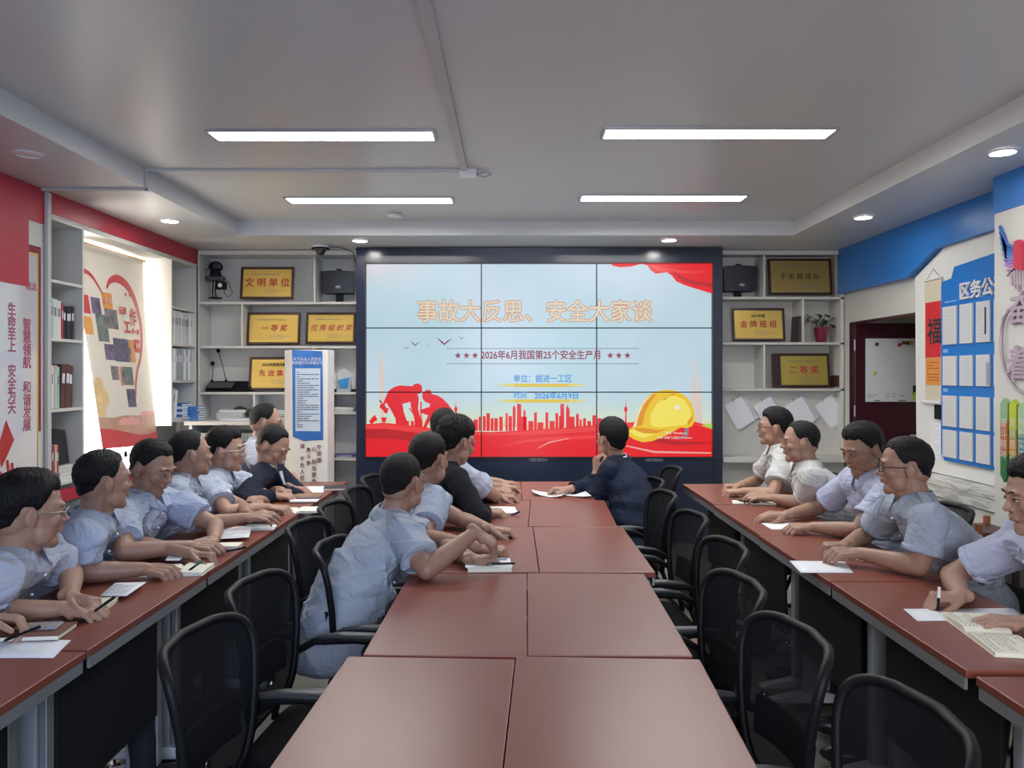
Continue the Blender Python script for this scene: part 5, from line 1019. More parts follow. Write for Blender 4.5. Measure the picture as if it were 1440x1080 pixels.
def person(label, head, yaw, pitch, chest, pelvis, RW, LW, shirt='pale', sleeve='short', hair='short', hmat=None, glasses=None, skin=1.0, near=False, roll=0,
           fat=1.0, build=1.0, pen=None, watch=None, tie=False, mask=False, hs=1.0, legs=True, rpole=None, lpole=None, belt=False, epaulet=False, seat_z=.455):
    """head: centre between the ears; RW/LW: dict(p=wrist, d=hand direction, n=palm normal, c=curl, t=thumb angle)"""
    PC[0] += 1; seed = PC[0]; rnd = random.Random(seed); S_ = skinmat(seed, skin)
    Hc = Vector(head); cf = Vector((cos(R(chest)), sin(R(chest)), 0)); lat = cf.cross(Vector((0, 0, 1)))      # right-hand side
    P_ = Vector((pelvis[0], pelvis[1], seat_z + .085))
    root = tag(link('person', None, None, Matrix.Translation((pelvis[0], pelvis[1], 0))), label, 'person')
    N_ = Hc - cf * .045 + Vector((0, 0, -.132)); sp_dir = (N_ - P_).normalized(); hf = Vector((cos(R(yaw)) * cos(R(pitch)), sin(R(yaw)) * cos(R(pitch)), -sin(R(pitch))))
    upv = Matrix.Rotation(R(roll), 3, hf) @ Vector((0, 0, 1)); H = frame_m(Hc, hf, upv, hs)
    B = MB(); head_geo(B, H, fat)
    nb = N_ + cf * .008; B.cap(xf(H, (0, -.022, -.045)), nb, .050, .058); B.cap(xf(H, (0, .018, -.070)), nb + cf * .02, .034, .045)
    shz = Vector((0, 0, -.045)); SR, SL = N_ + lat * .165 * build + shz + cf * .01, N_ - lat * .165 * build + shz + cf * .01
    mid = P_.lerp(N_, .5) - cf * .035; chestp = P_.lerp(N_, .72) - cf * .005
    # slim body core, inside the clothes, so that head, torso and arms are one surface
    B.cap(nb, chestp, .050, .070); B.cap(chestp, mid, .075, .07); B.cap(mid, P_, .07, .08); B.cap(SR + Vector((0, 0, -.01)), SL + Vector((0, 0, -.01)), .034, .034)
    arms = []
    for sd, S0, Wd, pole in ((1, SR, RW, rpole), (-1, SL, LW, lpole)):
        po = Vector(pole) if pole else (lat * sd * .55 + Vector((0, 0, -1)) - cf * .25)
        E, Wp_ = ik(S0, Vector(Wd['p']), po)
        if 'e' in Wd: E = Vector(Wd['e']); Wp_ = Vector(Wd['p'])
        elif E.z < ZTAB + .040 and Wd.get('rest', True):     # rest the elbow at table height
            for k in range(12):
                po = po + lat * sd * .12 + Vector((0, 0, .10)); E, Wp_ = ik(S0, Vector(Wd['p']), po)
                if E.z >= ZTAB + .040: break
        hd = Vector(Wd['d']).normalized() if 'd' in Wd else (Wp_ - E).normalized(); hn = Vector(Wd.get('n', (0, 0, -1))); arms.append((S0, E, Wp_, hd, hn, sd, Wd))
        ua = .046 * build; B.cap(S0, S0.lerp(E, .5), ua + .006, ua); B.cap(S0.lerp(E, .5), E, ua, .037); B.cap(E, E.lerp(Wp_, .3), .037, .039); B.cap(E.lerp(Wp_, .3), Wp_, .039, .0245)
        tip, th, tt_ = hand_geo(B, Wp_ + (Wp_ - E).normalized() * .004, hd, hn, sd, Wd.get('c', (35, 40, 25)), Wd.get('t', 35), s=1.0)
        Wd['tip'] = tip; Wd['th'] = th; Wd['E'] = E; Wd['W'] = Wp_
    vx = .0040 if near else .0052
    me = remesh(B, 'body', vx, 2, .5); me.materials.append(S_); body = link('body', me, root)
    # eyes, brows, lips
    for s in (-1, 1):
        b = MB(); ell(b, H, (s * .031, .0795, .0055), (.0125, .0080, .0048), low=True); ey = b.build('eye', M_EYEW, root, smooth=True)
        b = MB(); ell(b, H, (s * .031, .0835, .0053), (.0055, .0048, .0050), low=True); b.build('iris', M_IRIS, ey, smooth=True)
        b = MB(); b.tube([xf(H, (s * .015, .0925, .0290)), xf(H, (s * .030, .0905, .0335)), xf(H, (s * .047, .077, .0290))], [.0028, .0038, .0018], 6, flat=.6); b.build('eyebrow', M_HAIR, root, smooth=True)
        b = MB(); b.tube([xf(H, (s * .017, .0865, .0075)), xf(H, (s * .031, .0885, .0115)), xf(H, (s * .046, .0775, .0075))], .0014, 6); b.build('eyelid', M_HAIR, ey, smooth=True)
    b = MB(); ell(b, H, (0, .0895, -.0475), (.0205, .0085, .0040), low=True); ell(b, H, (0, .0880, -.0560), (.0175, .0095, .0048), low=True); b.build('lips', M_LIP, root, smooth=True)
    hb_ = hair_geo(H, hair, rnd, fat); hb_.build('hair', hmat or M_HAIR, root, smooth=True)
    if glasses:
        gm = {'dark': M_BLK, 'metal': M_STEEL, 'red': mat('red_frame', (.6, .02, .08), .3)}[glasses]; g_ = MB()
        for s in (-1, 1):
            ring = [xf(H, (s * .034 + .0225 * cos(a * pi / 8), .0985 - .10 * abs(.0225 * cos(a * pi / 8)) - (.012 if cos(a * pi / 8) * s > 0 else 0) * abs(cos(a * pi / 8)), .004 + .0175 * sin(a * pi / 8))) for a in range(17)]
            g_.tube(ring, .0018, 6, caps=False); g_.tube([xf(H, (s * .056, .085, .010)), xf(H, (s * .074, .06, .009)), xf(H, (s * .084, .0, .006)), xf(H, (s * .084, -.022, -.004))], .0017, 6)
        g_.tube([xf(H, (-.012, .098, .008)), xf(H, (0, .103, .011)), xf(H, (.012, .098, .008))], .0018, 6); gl = g_.build('glasses', gm, root, smooth=True)
        for s in (-1, 1):
            b = MB(); b.add([xf(H, (s * .034 + .021 * cos(a * pi / 6), .0975 - (.012 if cos(a * pi / 6) * s > 0 else 0) * abs(cos(a * pi / 6)), .004 + .0165 * sin(a * pi / 6))) for a in range(12)], [tuple(range(12))]); b.build('lens', glass('eyeglass', (.8, .85, .9), .12), gl)
    if mask:
        b = MB(); b.grid(lambda u, v: xf(H, ((u - .5) * .13, .100 - 1.9 * abs(u - .5) ** 2 * .16 - .012 * (v - .5) ** 2, -.095 + .085 * v)), 10, 8); b.build('face_mask', M_WHT, root, smooth=True, solid=.002)
    # ---- clothes
    Cm = SHIRT[shirt]; T_ = MB(); tb = 1.0 * build
    A3 = frame_m(Vector((0, 0, 0)), cf, sp_dir).to_3x3(); lw = Matrix(((lat.x, cf.x, sp_dir.x), (lat.y, cf.y, sp_dir.y), (lat.z, cf.z, sp_dir.z)))
    T_.sph(P_ + Vector((0, 0, -.01)), (.176 * tb, .142 * tb, .110), lw); T_.sph(P_.lerp(N_, .28) - cf * .02, (.172 * tb, .142 * tb, .17), lw); T_.sph(P_.lerp(N_, .52) - cf * .032, (.172 * tb, .134 * tb, .17), lw)
    T_.sph(P_.lerp(N_, .72) - cf * .012, (.178 * tb, .118 * tb, .15), lw); T_.sph(P_.lerp(N_, .86) - cf * .005, (.165 * tb, .092 * tb, .085), lw); T_.cap(SR - lat * .02, SL + lat * .02, .064, .064)
    T_.cap(N_ + Vector((0, 0, -.01)), SR + Vector((0, 0, .004)), .062, .052); T_.cap(N_ + Vector((0, 0, -.01)), SL + Vector((0, 0, .004)), .062, .052)
    cuffs = []
    for S0, E, Wp_, hd, hn, sd, Wd in arms:
        if sleeve == 'short':
            Q = S0.lerp(E, .68); T_.cap(S0, S0.lerp(E, .35), .068, .066); T_.cone(S0.lerp(E, .3), Q, .066, .068, 20); cuffs.append((Q, (E - S0).normalized(), .068))
        else:
            T_.cap(S0, E, .066, .053); Q = E.lerp(Wp_, .88); T_.cap(E, E.lerp(Wp_, .3), .053, .049); T_.cone(E.lerp(Wp_, .25), Q, .049, .036, 18); cuffs.append((Q, (Wp_ - E).normalized(), .038))
    sm = remesh(T_, 'shirt', .0075 if near else .0095, 3, .5); displace(sm, .012 if shirt not in ('navy', 'black', 'suit') else .005, seed, 1.35); sm.materials.append(Cm)
    nm = {'navy': 'jacket', 'black': 'jacket', 'suit': 'suit_jacket'}.get(shirt, 'shirt')
    sh = link(nm, sm, root)
    # neck frame for the collar
    nd = (xf(H, (0, -.02, -.06)) - nb).normalized(); nM = frame_m(nb, cf, nd)
    def collar(r0, r1, z0, z1, m, name, op=.36, drop=.045, par=sh):
        def fn(u, v):
            a = (u - .5) * 2 * (pi - op) + pi + pi / 2 * 0; ph_ = a; fr_ = -cos(ph_ - pi) if False else cos(ph_ - pi)
            # ph_: pi = back, 0/2pi = front
            f_ = max(0, cos(ph_)); rr = r0 + (r1 - r0) * (1 - v); zz_ = z1 + (z0 - z1) * (1 - v) - f_ ** 2 * drop * (1.15 - v * .55); return nM @ Vector((sin(ph_) * rr * 1.02, cos(ph_) * (rr + .006 * f_), zz_))
        return MB().grid(fn, 33, 5).build(name, m, par, smooth=True, solid=.003)
    if shirt in ('navy', 'black', 'suit'):
        collar(.062, .082, -.005, .022, Cm, 'lapel'); collar(.060, .066, .005, .036, SHIRT['pale'] if shirt != 'suit' else M_WHT, 'shirt_collar', op=.42)
        vv = [nM @ Vector(q_) for q_ in ((-.032, .075, -.02), (.032, .075, -.02), (0, .125, -.17))]; MB().add([v_ + cf * .012 for v_ in vv] , [(0, 1, 2)]).build('shirt_front', SHIRT['pale'], sh, solid=.004)
        if tie: MB().add([nM @ Vector(q_) for q_ in ((-.012, .098, -.035), (.012, .098, -.035), (.018, .14, -.16), (0, .142, -.185), (-.018, .14, -.16))], [(0, 1, 2, 3, 4)]).build('tie', M_BLK, sh, solid=.006)
    else:
        collar(.062, .088, -.008, .044, Cm, 'collar')
        # placket and buttons down the front
        c0, c1 = N_ + cf * .085 + Vector((0, 0, -.055)), P_.lerp(N_, .35) + cf * .125
        up_ = (c0 - c1).normalized(); 
        b = MB()
        for k in range(4):
            q_ = c0.lerp(c1, .06 + k * .27) + cf * .012; b.sph(q_, .0055, low=True)
        b.build('button', M_WHT, sh, smooth=True)
    for (Q, d_, r_) in cuffs:
        x_, y_, _ = basis_from(d_); ring = [Q + (x_ * cos(a * pi / 10) + y_ * sin(a * pi / 10)) * r_ - d_ * .004 for a in range(20)]
        def cf_(u, v, Q=Q, x_=x_, y_=y_, d_=d_, r_=r_): a = 2 * pi * u; rr = r_ + .0015 - .004 * (v > .5) * 0; return Q + (x_ * cos(a) + y_ * sin(a)) * rr + d_ * (-.018 + .022 * v)
        MB().grid(cf_, 22, 3, closed=True).build('cuff', Cm, sh, smooth=True, solid=.004)
    if epaulet:
        for s_, S0 in ((1, SR), (-1, SL)):
            q0 = S0 + Vector((0, 0, .066)) - lat * s_ * .01; q1 = q0 - lat * s_ * .075 + Vector((0, 0, .026)); MB().add([q0 + cf * .018, q0 - cf * .018, q1 - cf * .016, q1 + cf * .016], [(0, 1, 2, 3)]).build('epaulet', Cm, sh, solid=.004)
    # trousers and shoes
    if legs:
        L_ = MB(); feet = []
        L_.sph(P_ + Vector((0, 0, -.035)), (.165 * tb, .135 * tb, .085), lw)
        for s_ in (-1, 1):
            hp = P_ + lat * s_ * .09 + Vector((0, 0, -.03)); kn = hp + cf * .40 + lat * s_ * .04; kn.z = seat_z + .055; an = Vector((kn.x, kn.y, .09)) + cf * .03; L_.cap(hp, kn, .078, .058); L_.cap(kn, an, .056, .046); feet.append((an, s_))
        lm = remesh(L_, 'trousers', .011, 2, .5); displace(lm, .004, seed + 50); lm.materials.append(M_TROU); link('trousers', lm, root)
        for an, s_ in feet:
            b = MB(); M0 = frame_m(Vector((an.x, an.y, 0)) + cf * .055, cf, (0, 0, 1)); ell(b, M0, (0, 0, .045), (.045, .135, .042)); ell(b, M0, (0, -.06, .055), (.04, .06, .05))
            b.v = [(x_, y_, max(z_, .002)) for x_, y_, z_ in b.v]; b.build('shoe', M_SHOE, root, smooth=True)
    if watch:
        Wd = {'R': RW, 'L': LW}[watch]; d_ = (Wd['W'] - Wd['E']).normalized(); Q = Wd['W'] - d_ * .022; x_, y_, _ = basis_from(d_)
        def wf(u, v): a = 2 * pi * u; return Q + (x_ * cos(a) + y_ * sin(a)) * .0300 + d_ * (v - .5) * .020
        wb = MB().grid(wf, 22, 2, closed=True).build('watch_strap', M_BLK, root, smooth=True, solid=.004); c_ = Q + Vector((0, 0, 1)) * .031; MB().cone(c_, c_ + Vector((-.1, -.45, 1)).normalized() * .010, .020, .019, 20).build('watch_case', M_BLK, wb)
    if pen:
        Wd = {'R': RW, 'L': LW}[pen[0]]; q_ = (Wd['tip'] + Wd['th']) / 2; d_ = Vector(pen[1]).normalized(); p0 = q_ - d_ * .035; p1 = q_ + d_ * .095
        o_ = thing('pen', pen[2], 'pen', tuple(p0)); MB().cone(p0 + d_ * .012, p1, .0042, .0042, 10).build('barrel', M_BLK, o_); MB().cone(p0, p0 + d_ * .012, .001, .004, 10).build('tip', M_CHROME, o_); MB().cone(p1 - d_ * .03, p1 + d_ * .004, .0050, .0048, 10).build('cap', pen[3] if len(pen) > 3 else M_BLK, o_)
    return root
def w(px, py, z=ZTAB + .036, **k): return dict(p=on(px, py, z), **k)
def wy(px, py, y, **k): return dict(p=at(px, py, y), **k)
CL = (38, 50, 30); OP = (18, 26, 16); FIST = (58, 62, 40); GRIP = (46, 52, 32)
def hd(px, py_crown, y, dz=.118):   # head centre from the crown's pixel
    p = at(px, py_crown, y); p.z -= dz; return p
X_ = Vector((1, 0, 0)); D_ = Vector((0, 0, -1))
BLK_ = M_BLK
PP = {}
def pp(key, *a, **k): PP[key] = person(*a, **k); return PP[key]
# ---- left row, facing +x
pp('L0', 'person mostly outside the left picture edge, only a hand holding a pen in view', Vector((-1.80, 1.86, 1.12)), 30, 15, 5, (-2.02, 1.80), w(-45, 882, c=GRIP, d=(1, .25, -.05), n=(0, .4, -1), t=45), w(-20, 868, z=ZTAB + .06, d=(1, .15, -.15), n=(0, -.5, -1), c=GRIP, t=40), pen=('L', (.85, -.2, .35), 'black pen in the hand at the left picture edge'), near=True)
pp('L1', 'man with dark hair and pale blue shirt nearest on the left, turned to the screen', hd(42, 668, 2.42), 42, 6, 12, (-1.84, 2.36), w(85, 856, e=on(-30, 862, .82), c=CL, d=(1, .1, -.1), n=(.1, .2, -1), t=35), w(98, 838, z=ZTAB + .055, e=on(100, 806, .84), c=GRIP, d=(1, -.15, -.12), n=(0, -.35, -1), t=35), hair='full', glasses='metal', near=True, skin=1.0, pen=('L', (.6, .3, .45), 'dark pen in the hand of the nearest man on the left'), hs=1.02)
pp('L2', 'second man on the left, pale blue shirt, facing the screen, writing in a notebook', hd(146, 634, 2.93), 48, 2, 15, (-1.80, 2.84), w(203, 800, e=on(112, 806, .82), c=GRIP, d=(1, -.1, -.1), n=(0, .35, -1), t=40), w(268, 779, e=on(190, 766, .82), c=FIST, d=(1, -.1, -.05), n=(0, -.2, -1)), shirt='blue', hair='short', near=True, pen=('R', (.7, .2, .5), 'green pen in the hand above the open notebook', mat('green_pen', (.02, .14, .10), .4)), skin=.9, hs=0.97)
pp('L3', 'third man on the left, sky blue shirt, looking down at the table', hd(214, 621, 3.42), -12, 22, -5, (-1.80, 3.40), w(267, 768, z=ZTAB + .045, c=CL, d=(1, .05, -.05), n=(0, .3, -1)), w(300, 758, z=ZTAB + .036, c=CL, d=(-.3, -1, -.05), n=(-.2, 0, -1)), shirt='blue', hair='short', near=True, skin=.9, pen=('R', (.9, .3, .15), 'black pen pointing at a small notebook, held by the third man on the left'), hs=1.0)
pp('L4', 'fourth man on the left, hair receding, blue-grey shirt, gazing at the screen', hd(268, 606, 3.86), 38, -2, 10, (-1.80, 3.82), w(342, 728, z=ZTAB + .06, e=on(281, 738, .82), c=OP, d=(1, .1, .1), n=(0, .4, -1), t=35), w(346, 722, z=ZTAB + .05, c=OP, d=(1, -.15, .12), n=(0, -.5, -1), t=30), shirt='grey', hair='crew', skin=.86, hs=1.0)
pp('L5', 'fifth man on the left, full black hair and thin glasses, pale blue shirt', hd(318, 604, 4.30), 8, 4, 5, (-1.80, 4.28), w(378, 714, c=GRIP, d=(1, 0, -.1), n=(0, .2, -1)), w(352, 704, z=ZTAB + .045, c=CL, d=(.6, -.6, 0), n=(0, 0, -1)), shirt='pale', hair='full', glasses='metal', skin=1.0, hs=1.02)
pp('L6', 'man in a dark navy jacket on the left, head bowed, writing', hd(383, 601, 4.74), -6, 32, 0, (-1.78, 4.74), w(386, 697, c=GRIP, d=(1, .15, -.1), n=(0, .2, -1)), w(392, 689, z=ZTAB + .05, c=FIST, d=(.8, -.5, -.1), n=(0, 0, -1)), shirt='navy', sleeve='long', hair='crew', skin=1.0, pen=('R', (-.1, .2, 1), 'dark pen held by the man in the navy jacket'), hs=1.05)
pp('L7', 'man with high forehead and glasses behind the navy jacket, farthest in the left row', hd(374, 570, 5.30), 15, 12, 0, (-1.90, 5.30), w(410, 687, c=CL, d=(1, 0, -.1), n=(0, 0, -1)), w(404, 682, z=ZTAB + .05, c=CL, d=(.9, -.4, 0), n=(0, 0, -1)), shirt='pale', hair='bald', hmat=M_HAIR2, glasses='dark', skin=1.05, hs=1.05)
# ---- left side of the central tables
pp('C1', 'balding man in a pale blue-grey shirt, back to the camera, elbow on the central table', hd(566, 638, 3.10), 62, 4, 22, (-.66, 2.86), dict(p=Vector((-.14, 2.93, .93)), e=Vector((-.31, 2.795, .82)), d=(.75, .15, -.6), n=(-.6, .1, -.7), c=CL, t=20), w(662, 785, c=CL, d=(1, .15, -.1), n=(0, 0, -1)), shirt='grey', hair='bald', hmat=M_HAIR2, skin=.88, near=True, rpole=(.35, -.5, -1), hs=1.0, build=1.06)
pp('C2', 'man with a fresh short haircut and pale blue shirt, second at the central table', hd(603, 611, 3.60), 62, 4, 25, (-.60, 3.40), w(676, 771, c=FIST, d=(1, -.05, -.1), n=(0, .1, -1), t=25), w(688, 744, c=CL, d=(1, 0, -.1), n=(0, 0, -1)), shirt='dusk', hair='short', near=True, skin=.95, pen=('R', (-.7, .2, .5), 'silver-tipped pen in the hand of the short-haired man'), hs=1.03)
pp('C3', 'person with curly black hair and red glasses in a black jacket', hd(640, 591, 4.10), 52, 10, 18, (-.62, 3.95), w(681, 719, c=CL, d=(1, .1, -.1), n=(0, .2, -1)), w(700, 697, c=CL, d=(1, 0, -.1), n=(0, 0, -1)), shirt='black', sleeve='long', hair='curly', glasses='red', skin=1.0, pen=('R', (.8, .2, .3), 'pen held by the curly-haired person'), hs=1.03)
pp('C4', 'black-haired man in a light shirt behind the curly-haired person', hd(648, 590, 4.55), 70, 0, 15, (-.55, 4.5), w(688, 690, c=OP, d=(1, 0, 0), n=(0, .2, -1), t=30), w(705, 684, c=CL, d=(1, 0, -.1), n=(0, 0, -1)), shirt='pale', hair='full', skin=1.0, hs=1.03)
pp('C5', 'farthest man at the left of the central tables, only the top of the head showing', hd(625, 577, 5.02), 70, 0, 10, (-.62, 5.02), w(690, 683, c=CL, d=(1, 0, 0), n=(0, 0, -1)), w(704, 678, c=CL, d=(1, 0, -.1), n=(0, 0, -1)), shirt='pale', hair='short', skin=1.0, hs=1.05)
# ---- dark suit, right side of the central tables
pp('D1', 'man in a dark suit right of the central table, back turned, hand at his chin', hd(860, 592, 4.92), 122, 0, 158, (.78, 4.62), w(800, 688, c=CL, d=(-1, .1, 0), n=(0, 0, -1)), wy(838, 664, 4.86, d=(.05, .05, 1), n=(.8, .3, 0), c=FIST, t=30, rest=False), shirt='suit', sleeve='long', hair='full', skin=1.0, lpole=(-.25, -.3, -1), hs=1.06, build=1.2)
# ---- right row, facing -x
pp('R1', 'man with glasses and white short-sleeved shirt, farthest in the right row', hd(1089, 575, 4.80), 158, 0, 170, (1.80, 4.84), w(1040, 683, c=FIST, d=(-1, .0, -.05), n=(0, 0, -1)), w(1044, 691, c=FIST, d=(-1, .1, -.05), n=(0, .1, -1)), shirt='white', hair='full', glasses='dark', skin=1.05, hs=0.97)
pp('R2', 'heavy man in a pale grey-white polo, second farthest in the right row', hd(1125, 592, 4.24), 166, 4, 170, (1.80, 4.22), w(1078, 695, z=ZTAB + .05, c=CL, d=(-1, .1, 0), n=(0, .3, -1)), w(1086, 700, z=ZTAB + .045, e=on(1130, 708, .82), c=OP, d=(-1, .25, .05), n=(0, .3, -1)), shirt='white', hair='crew', skin=.88, fat=1.1, build=1.12, hs=0.96)
pp('R3', 'man in a lilac-blue shirt looking down, middle of the right row', hd(1213, 598, 3.68), 196, 18, 185, (1.88, 3.72), w(1106, 724, c=OP, d=(-1, .1, 0), n=(0, .1, -1)), w(1143, 741, e=on(1206, 747, .82), c=CL, d=(-1, .05, -.05), n=(0, .2, -1)), shirt='lilac', hair='full', skin=.86, near=True, hs=1.0)
pp('R4', 'man with dark-rimmed glasses in a dusty blue shirt with epaulets, large in the right row', hd(1272, 615, 3.03), 160, 4, 168, (1.84, 3.02), w(1190, 766, c=FIST, d=(-1, -.05, -.05), n=(0, 0, -1)), w(1210, 778, z=ZTAB + .05, e=on(1292, 797, .82), c=CL, d=(-1, .12, -.02), n=(0, .3, -1), t=20), shirt='dusk', hair='short', glasses='dark', skin=.82, near=True, epaulet=True, build=1.08, hs=0.95)
pp('R5', 'man cut off by the right picture edge, writing with a pen, watch on his wrist', hd(1462, 645, 2.38), 172, 10, 172, (1.92, 2.28), w(1352, 838, c=GRIP, d=(-1, 0, -.05), n=(0, 0, -1), t=30), w(1447, 876, c=OP, d=(-.9, .35, -.05), n=(0, 0, -1)), shirt='lilac', hair='full', skin=.95, near=True, watch='L', pen=('R', (.05, .0, 1), 'white-capped pen held upright by the man at the right edge', M_WHT))
# chairs under the people of both side rows
for i, (k, d_, lab) in enumerate([('L0', 0, 'black chair under the person outside the left edge'), ('L1', 5, 'black chair under the nearest man on the left'), ('L2', 5, 'black chair under the second man on the left'), ('L3', 0, 'black chair under the third man on the left'), ('L4', 0, 'black chair under the fourth man on the left'), ('L5', 0, 'black chair under the fifth man on the left'), ('L6', 0, 'black chair under the man in the navy jacket'), ('L7', 0, 'black chair under the farthest man on the left')]):
    p = PP[k].matrix_basis.translation; chair(p.x - .01, p.y, d_, lab, GW)
for k, d_, lab in [('R1', 180, 'black mesh chair under the farthest man in the right row'), ('R2', 180, 'black mesh chair under the heavy man in the pale polo'), ('R3', 178, 'black mesh chair under the man in the lilac-blue shirt'), ('R4', 176, 'black mesh chair under the man with epaulets'), ('R5', 180, 'black mesh chair at the right picture edge')]:
    p = PP[k].matrix_basis.translation; chair(p.x + (.01 if k != 'R4' else -.05), p.y, d_, lab, GE)
# ------------------------------------------------------------------ things on the tables
def on_table(quad_px, z=ZTAB): return [on(px, py, z) for px, py in quad_px]
def sheet(label, quad, m=M_PAPER, z=.0012, name='paper_sheet', text=0, cat='paper', seed=0, curl=0):
    P = on_table(quad); P = [p + Vector((0, 0, z)) for p in P]; c = sum(P, Vector()) / 4; t = thing(name, label, cat, tuple(c))
    def fn(u, v): 
        p = (P[0] * (1 - u) + P[1] * u) * (1 - v) + (P[3] * (1 - u) + P[2] * u) * v; p.z += curl * (u - .5) ** 2 * 4 * .01 + .0003; return p
    MB().grid(fn, 6, 6).build('sheet', m, t, smooth=True, solid=.0008)
    if text:
        u = (P[1] - P[0]); bd = Board(P[0] + Vector((0, 0, .0012)), u, (P[3] - P[0]), t); bd.v = (P[3] - P[0]).normalized(); bd.n = Vector((0, 0, 1)); a = u.length; b = (P[3] - P[0]).length
        bd.lines(a * .1, b * .12, a * .9, b * .88, text, M_GREYINK, seed=seed, th=.25)
    return t
def notebook(label, c_px, w_, d_, rz, th=.014, cover=M_CREAM, top=M_CREAM, open_=False, text=0, seed=0, z=0.0):
    c = on(*c_px, ZTAB); z0 = ZTAB + .0006 + z; t = thing('notebook', label, 'notebook', (c.x, c.y, z0)); M = Matrix.Translation((c.x, c.y, z0)) @ Matrix.Rotation(R(rz), 4, 'Z')
    if not open_:
        MB().box((0, 0, .001), (w_, d_, .002)).build('back_cover', cover, t, basis=M, bevel=.0004); MB().box((0, 0, th / 2), (w_ * .97, d_ * .96, th - .0045)).build('pages', M_CREAM, t, basis=M, bevel=.0006); MB().box((0, 0, th - .001), (w_, d_, .002)).build('cover', top, t, basis=M, bevel=.0004)
        return t, c + Vector((0, 0, z0 - ZTAB + th))
    MB().box((0, 0, .001), (w_ * 2, d_, .002)).build('cover', cover, t, basis=M, bevel=.0004)
    for s in (-1, 1):
        def fn(u, v, s=s): return (s * w_ * .98 * u, (v - .5) * d_ * .97, .0025 + th * (1 - (1 - min(1, u * 5)) ** 2) * (1 - .35 * u) * (1 if s > 0 else .7))
        pg = MB().grid(fn, 16, 4); pg2 = [tuple(p) for p in pg.v]; b = MB(); b.grid(fn, 16, 4); b.grid(lambda u, v: (s * w_ * .98 * u, (v - .5) * d_ * .97, .0022), 16, 4)
        for v in (0, 1): b.grid(lambda u, q_, v=v: tuple(Vector(fn(u, v)).lerp(Vector((s * w_ * .98 * u, (v - .5) * d_ * .97, .0022)), q_)), 16, 2)
        b.grid(lambda u, q_: tuple(Vector(fn(1, u)).lerp(Vector((s * w_ * .98, (u - .5) * d_ * .97, .0022)), q_)), 4, 2)
        b.build('page_block', M_CREAM, t, basis=M)
        if text and (s < 0 or text > 20):
            r_ = random.Random(seed); L = MB()
            for i in range(text % 20 or 10):
                y = (i + .5) / (text % 20 or 10) * .9 - .45
                x = .12
                while x < .9:
                    l = r_.uniform(.04, .12); L.add([tuple(Vector(fn(x_, y + .5 + dy)) + Vector((0, 0, .0008))) for x_, dy in ((x, 0), (min(.93, x + l), 0), (min(.93, x + l), .02), (x, .02))], [(0, 1, 2, 3)]); x += l + .02
                    if r_.random() < .1: break
            L.build('handwriting', M_GREYINK, t, basis=M)
    return t, c
def pen_at(label, p0, p1, m=M_BLK, z=ZTAB + .0045, group=None):
    a = Vector((p0.x, p0.y, z)); b = Vector((p1.x, p1.y, z)); d_ = (b - a).normalized(); t = thing('pen', label, 'pen', tuple(a), group=group); MB().cone(a + d_ * .012, b, .004, .004, 10).build('barrel', m, t); MB().cone(a, a + d_ * .012, .001, .004, 10).build('tip', M_CHROME, t); MB().box((a + b) / 2 + d_ * .03 + Vector((0, 0, .0045)), (.003, .003, .003)).build('clip', M_CHROME, t)
# left row
sheet('white sheet at the bottom left corner of the left row table', [(-60, 926), (75, 926), (100, 901), (-30, 898)], seed=1)
nb_, c_ = notebook('brown-covered notebook with a phone on it at the left picture edge', (55, 893), .16, .12, 6, .016, cover=M_BOOKBR, top=mat('brown_cover', (.20, .08, .05), .5))
t = thing('phone', 'silver phone lying on the brown notebook at the left edge', 'phone', tuple(c_)); M = Matrix.Translation(c_ + Vector((.0, .012, .005))) @ Matrix.Rotation(R(8), 4, 'Z'); MB().box((0, 0, 0), (.10, .055, .008)).build('case', mat('phone_grey', (.35, .35, .37), .3), t, basis=M, bevel=.003); MB().box((0, 0, .0045), (.09, .048, .0012)).build('screen', mat('phone_glass', (.30, .30, .30), .05, vary=(40, .8, I3)), t, basis=M)
notebook('open cream notebook under the hands of the nearest man on the left', (125, 852), .15, .10, 8, .012)
sheet('printed white sheet beside the nearest man on the left', [(140, 845), (178, 845), (206, 825), (162, 826)], text=7, seed=2, z=.016)
notebook('open notebook with blank cream pages before the second man on the left', (250, 804), .115, .15, 4, .016, open_=True, text=8, seed=3)
sheet('loose white slip on the open notebook of the second man on the left', [(232, 797), (252, 797), (270, 782), (240, 786)], z=.024, text=5, seed=5)
notebook('small closed cream notebook under the third man on the left', (322, 770), .10, .08, 4, .014)
sheet('ruled white paper before the third man on the left', [(298, 763), (350, 760), (353, 749), (310, 751)], text=6, seed=6, z=.014)
sheet('white sheet with printed lines before the fourth man on the left', [(308, 748), (385, 746), (390, 738), (330, 741)], text=6, seed=7)
notebook('dark folder with a phone on it in front of the fourth man on the left', (365, 738), .11, .07, 5, .010, cover=M_BOOKB, top=M_BOOKB)
notebook('large open white notebook before the fifth man on the left', (418, 719), .13, .15, 8, .012, open_=True)
notebook('thin dark notebook edge-on before the man in the navy jacket', (428, 706), .16, .08, 3, .010, cover=M_BOOKB, top=M_PAPER)
notebook('tan notebook before the man in the navy jacket', (430, 699), .18, .10, 3, .014, cover=M_BOOKBR, top=mat('tan_cover', (.30, .19, .11), .5))
sheet('white sheet at the far end of the left row table', [(418, 693), (455, 693), (458, 684), (424, 684)])
notebook('black tablet case with a red edge at the far end of the left row', (472, 688), .15, .15, 12, .018, cover=M_REDINK, top=M_BOOKB)
t = tag(MB().sph(on(415, 692, ZTAB) + Vector((0, 0, .018)), (.045, .028, .018)).build('mouse', M_BLK, smooth=True), 'small black mouse beside the sheet at the far end of the left row', 'mouse')
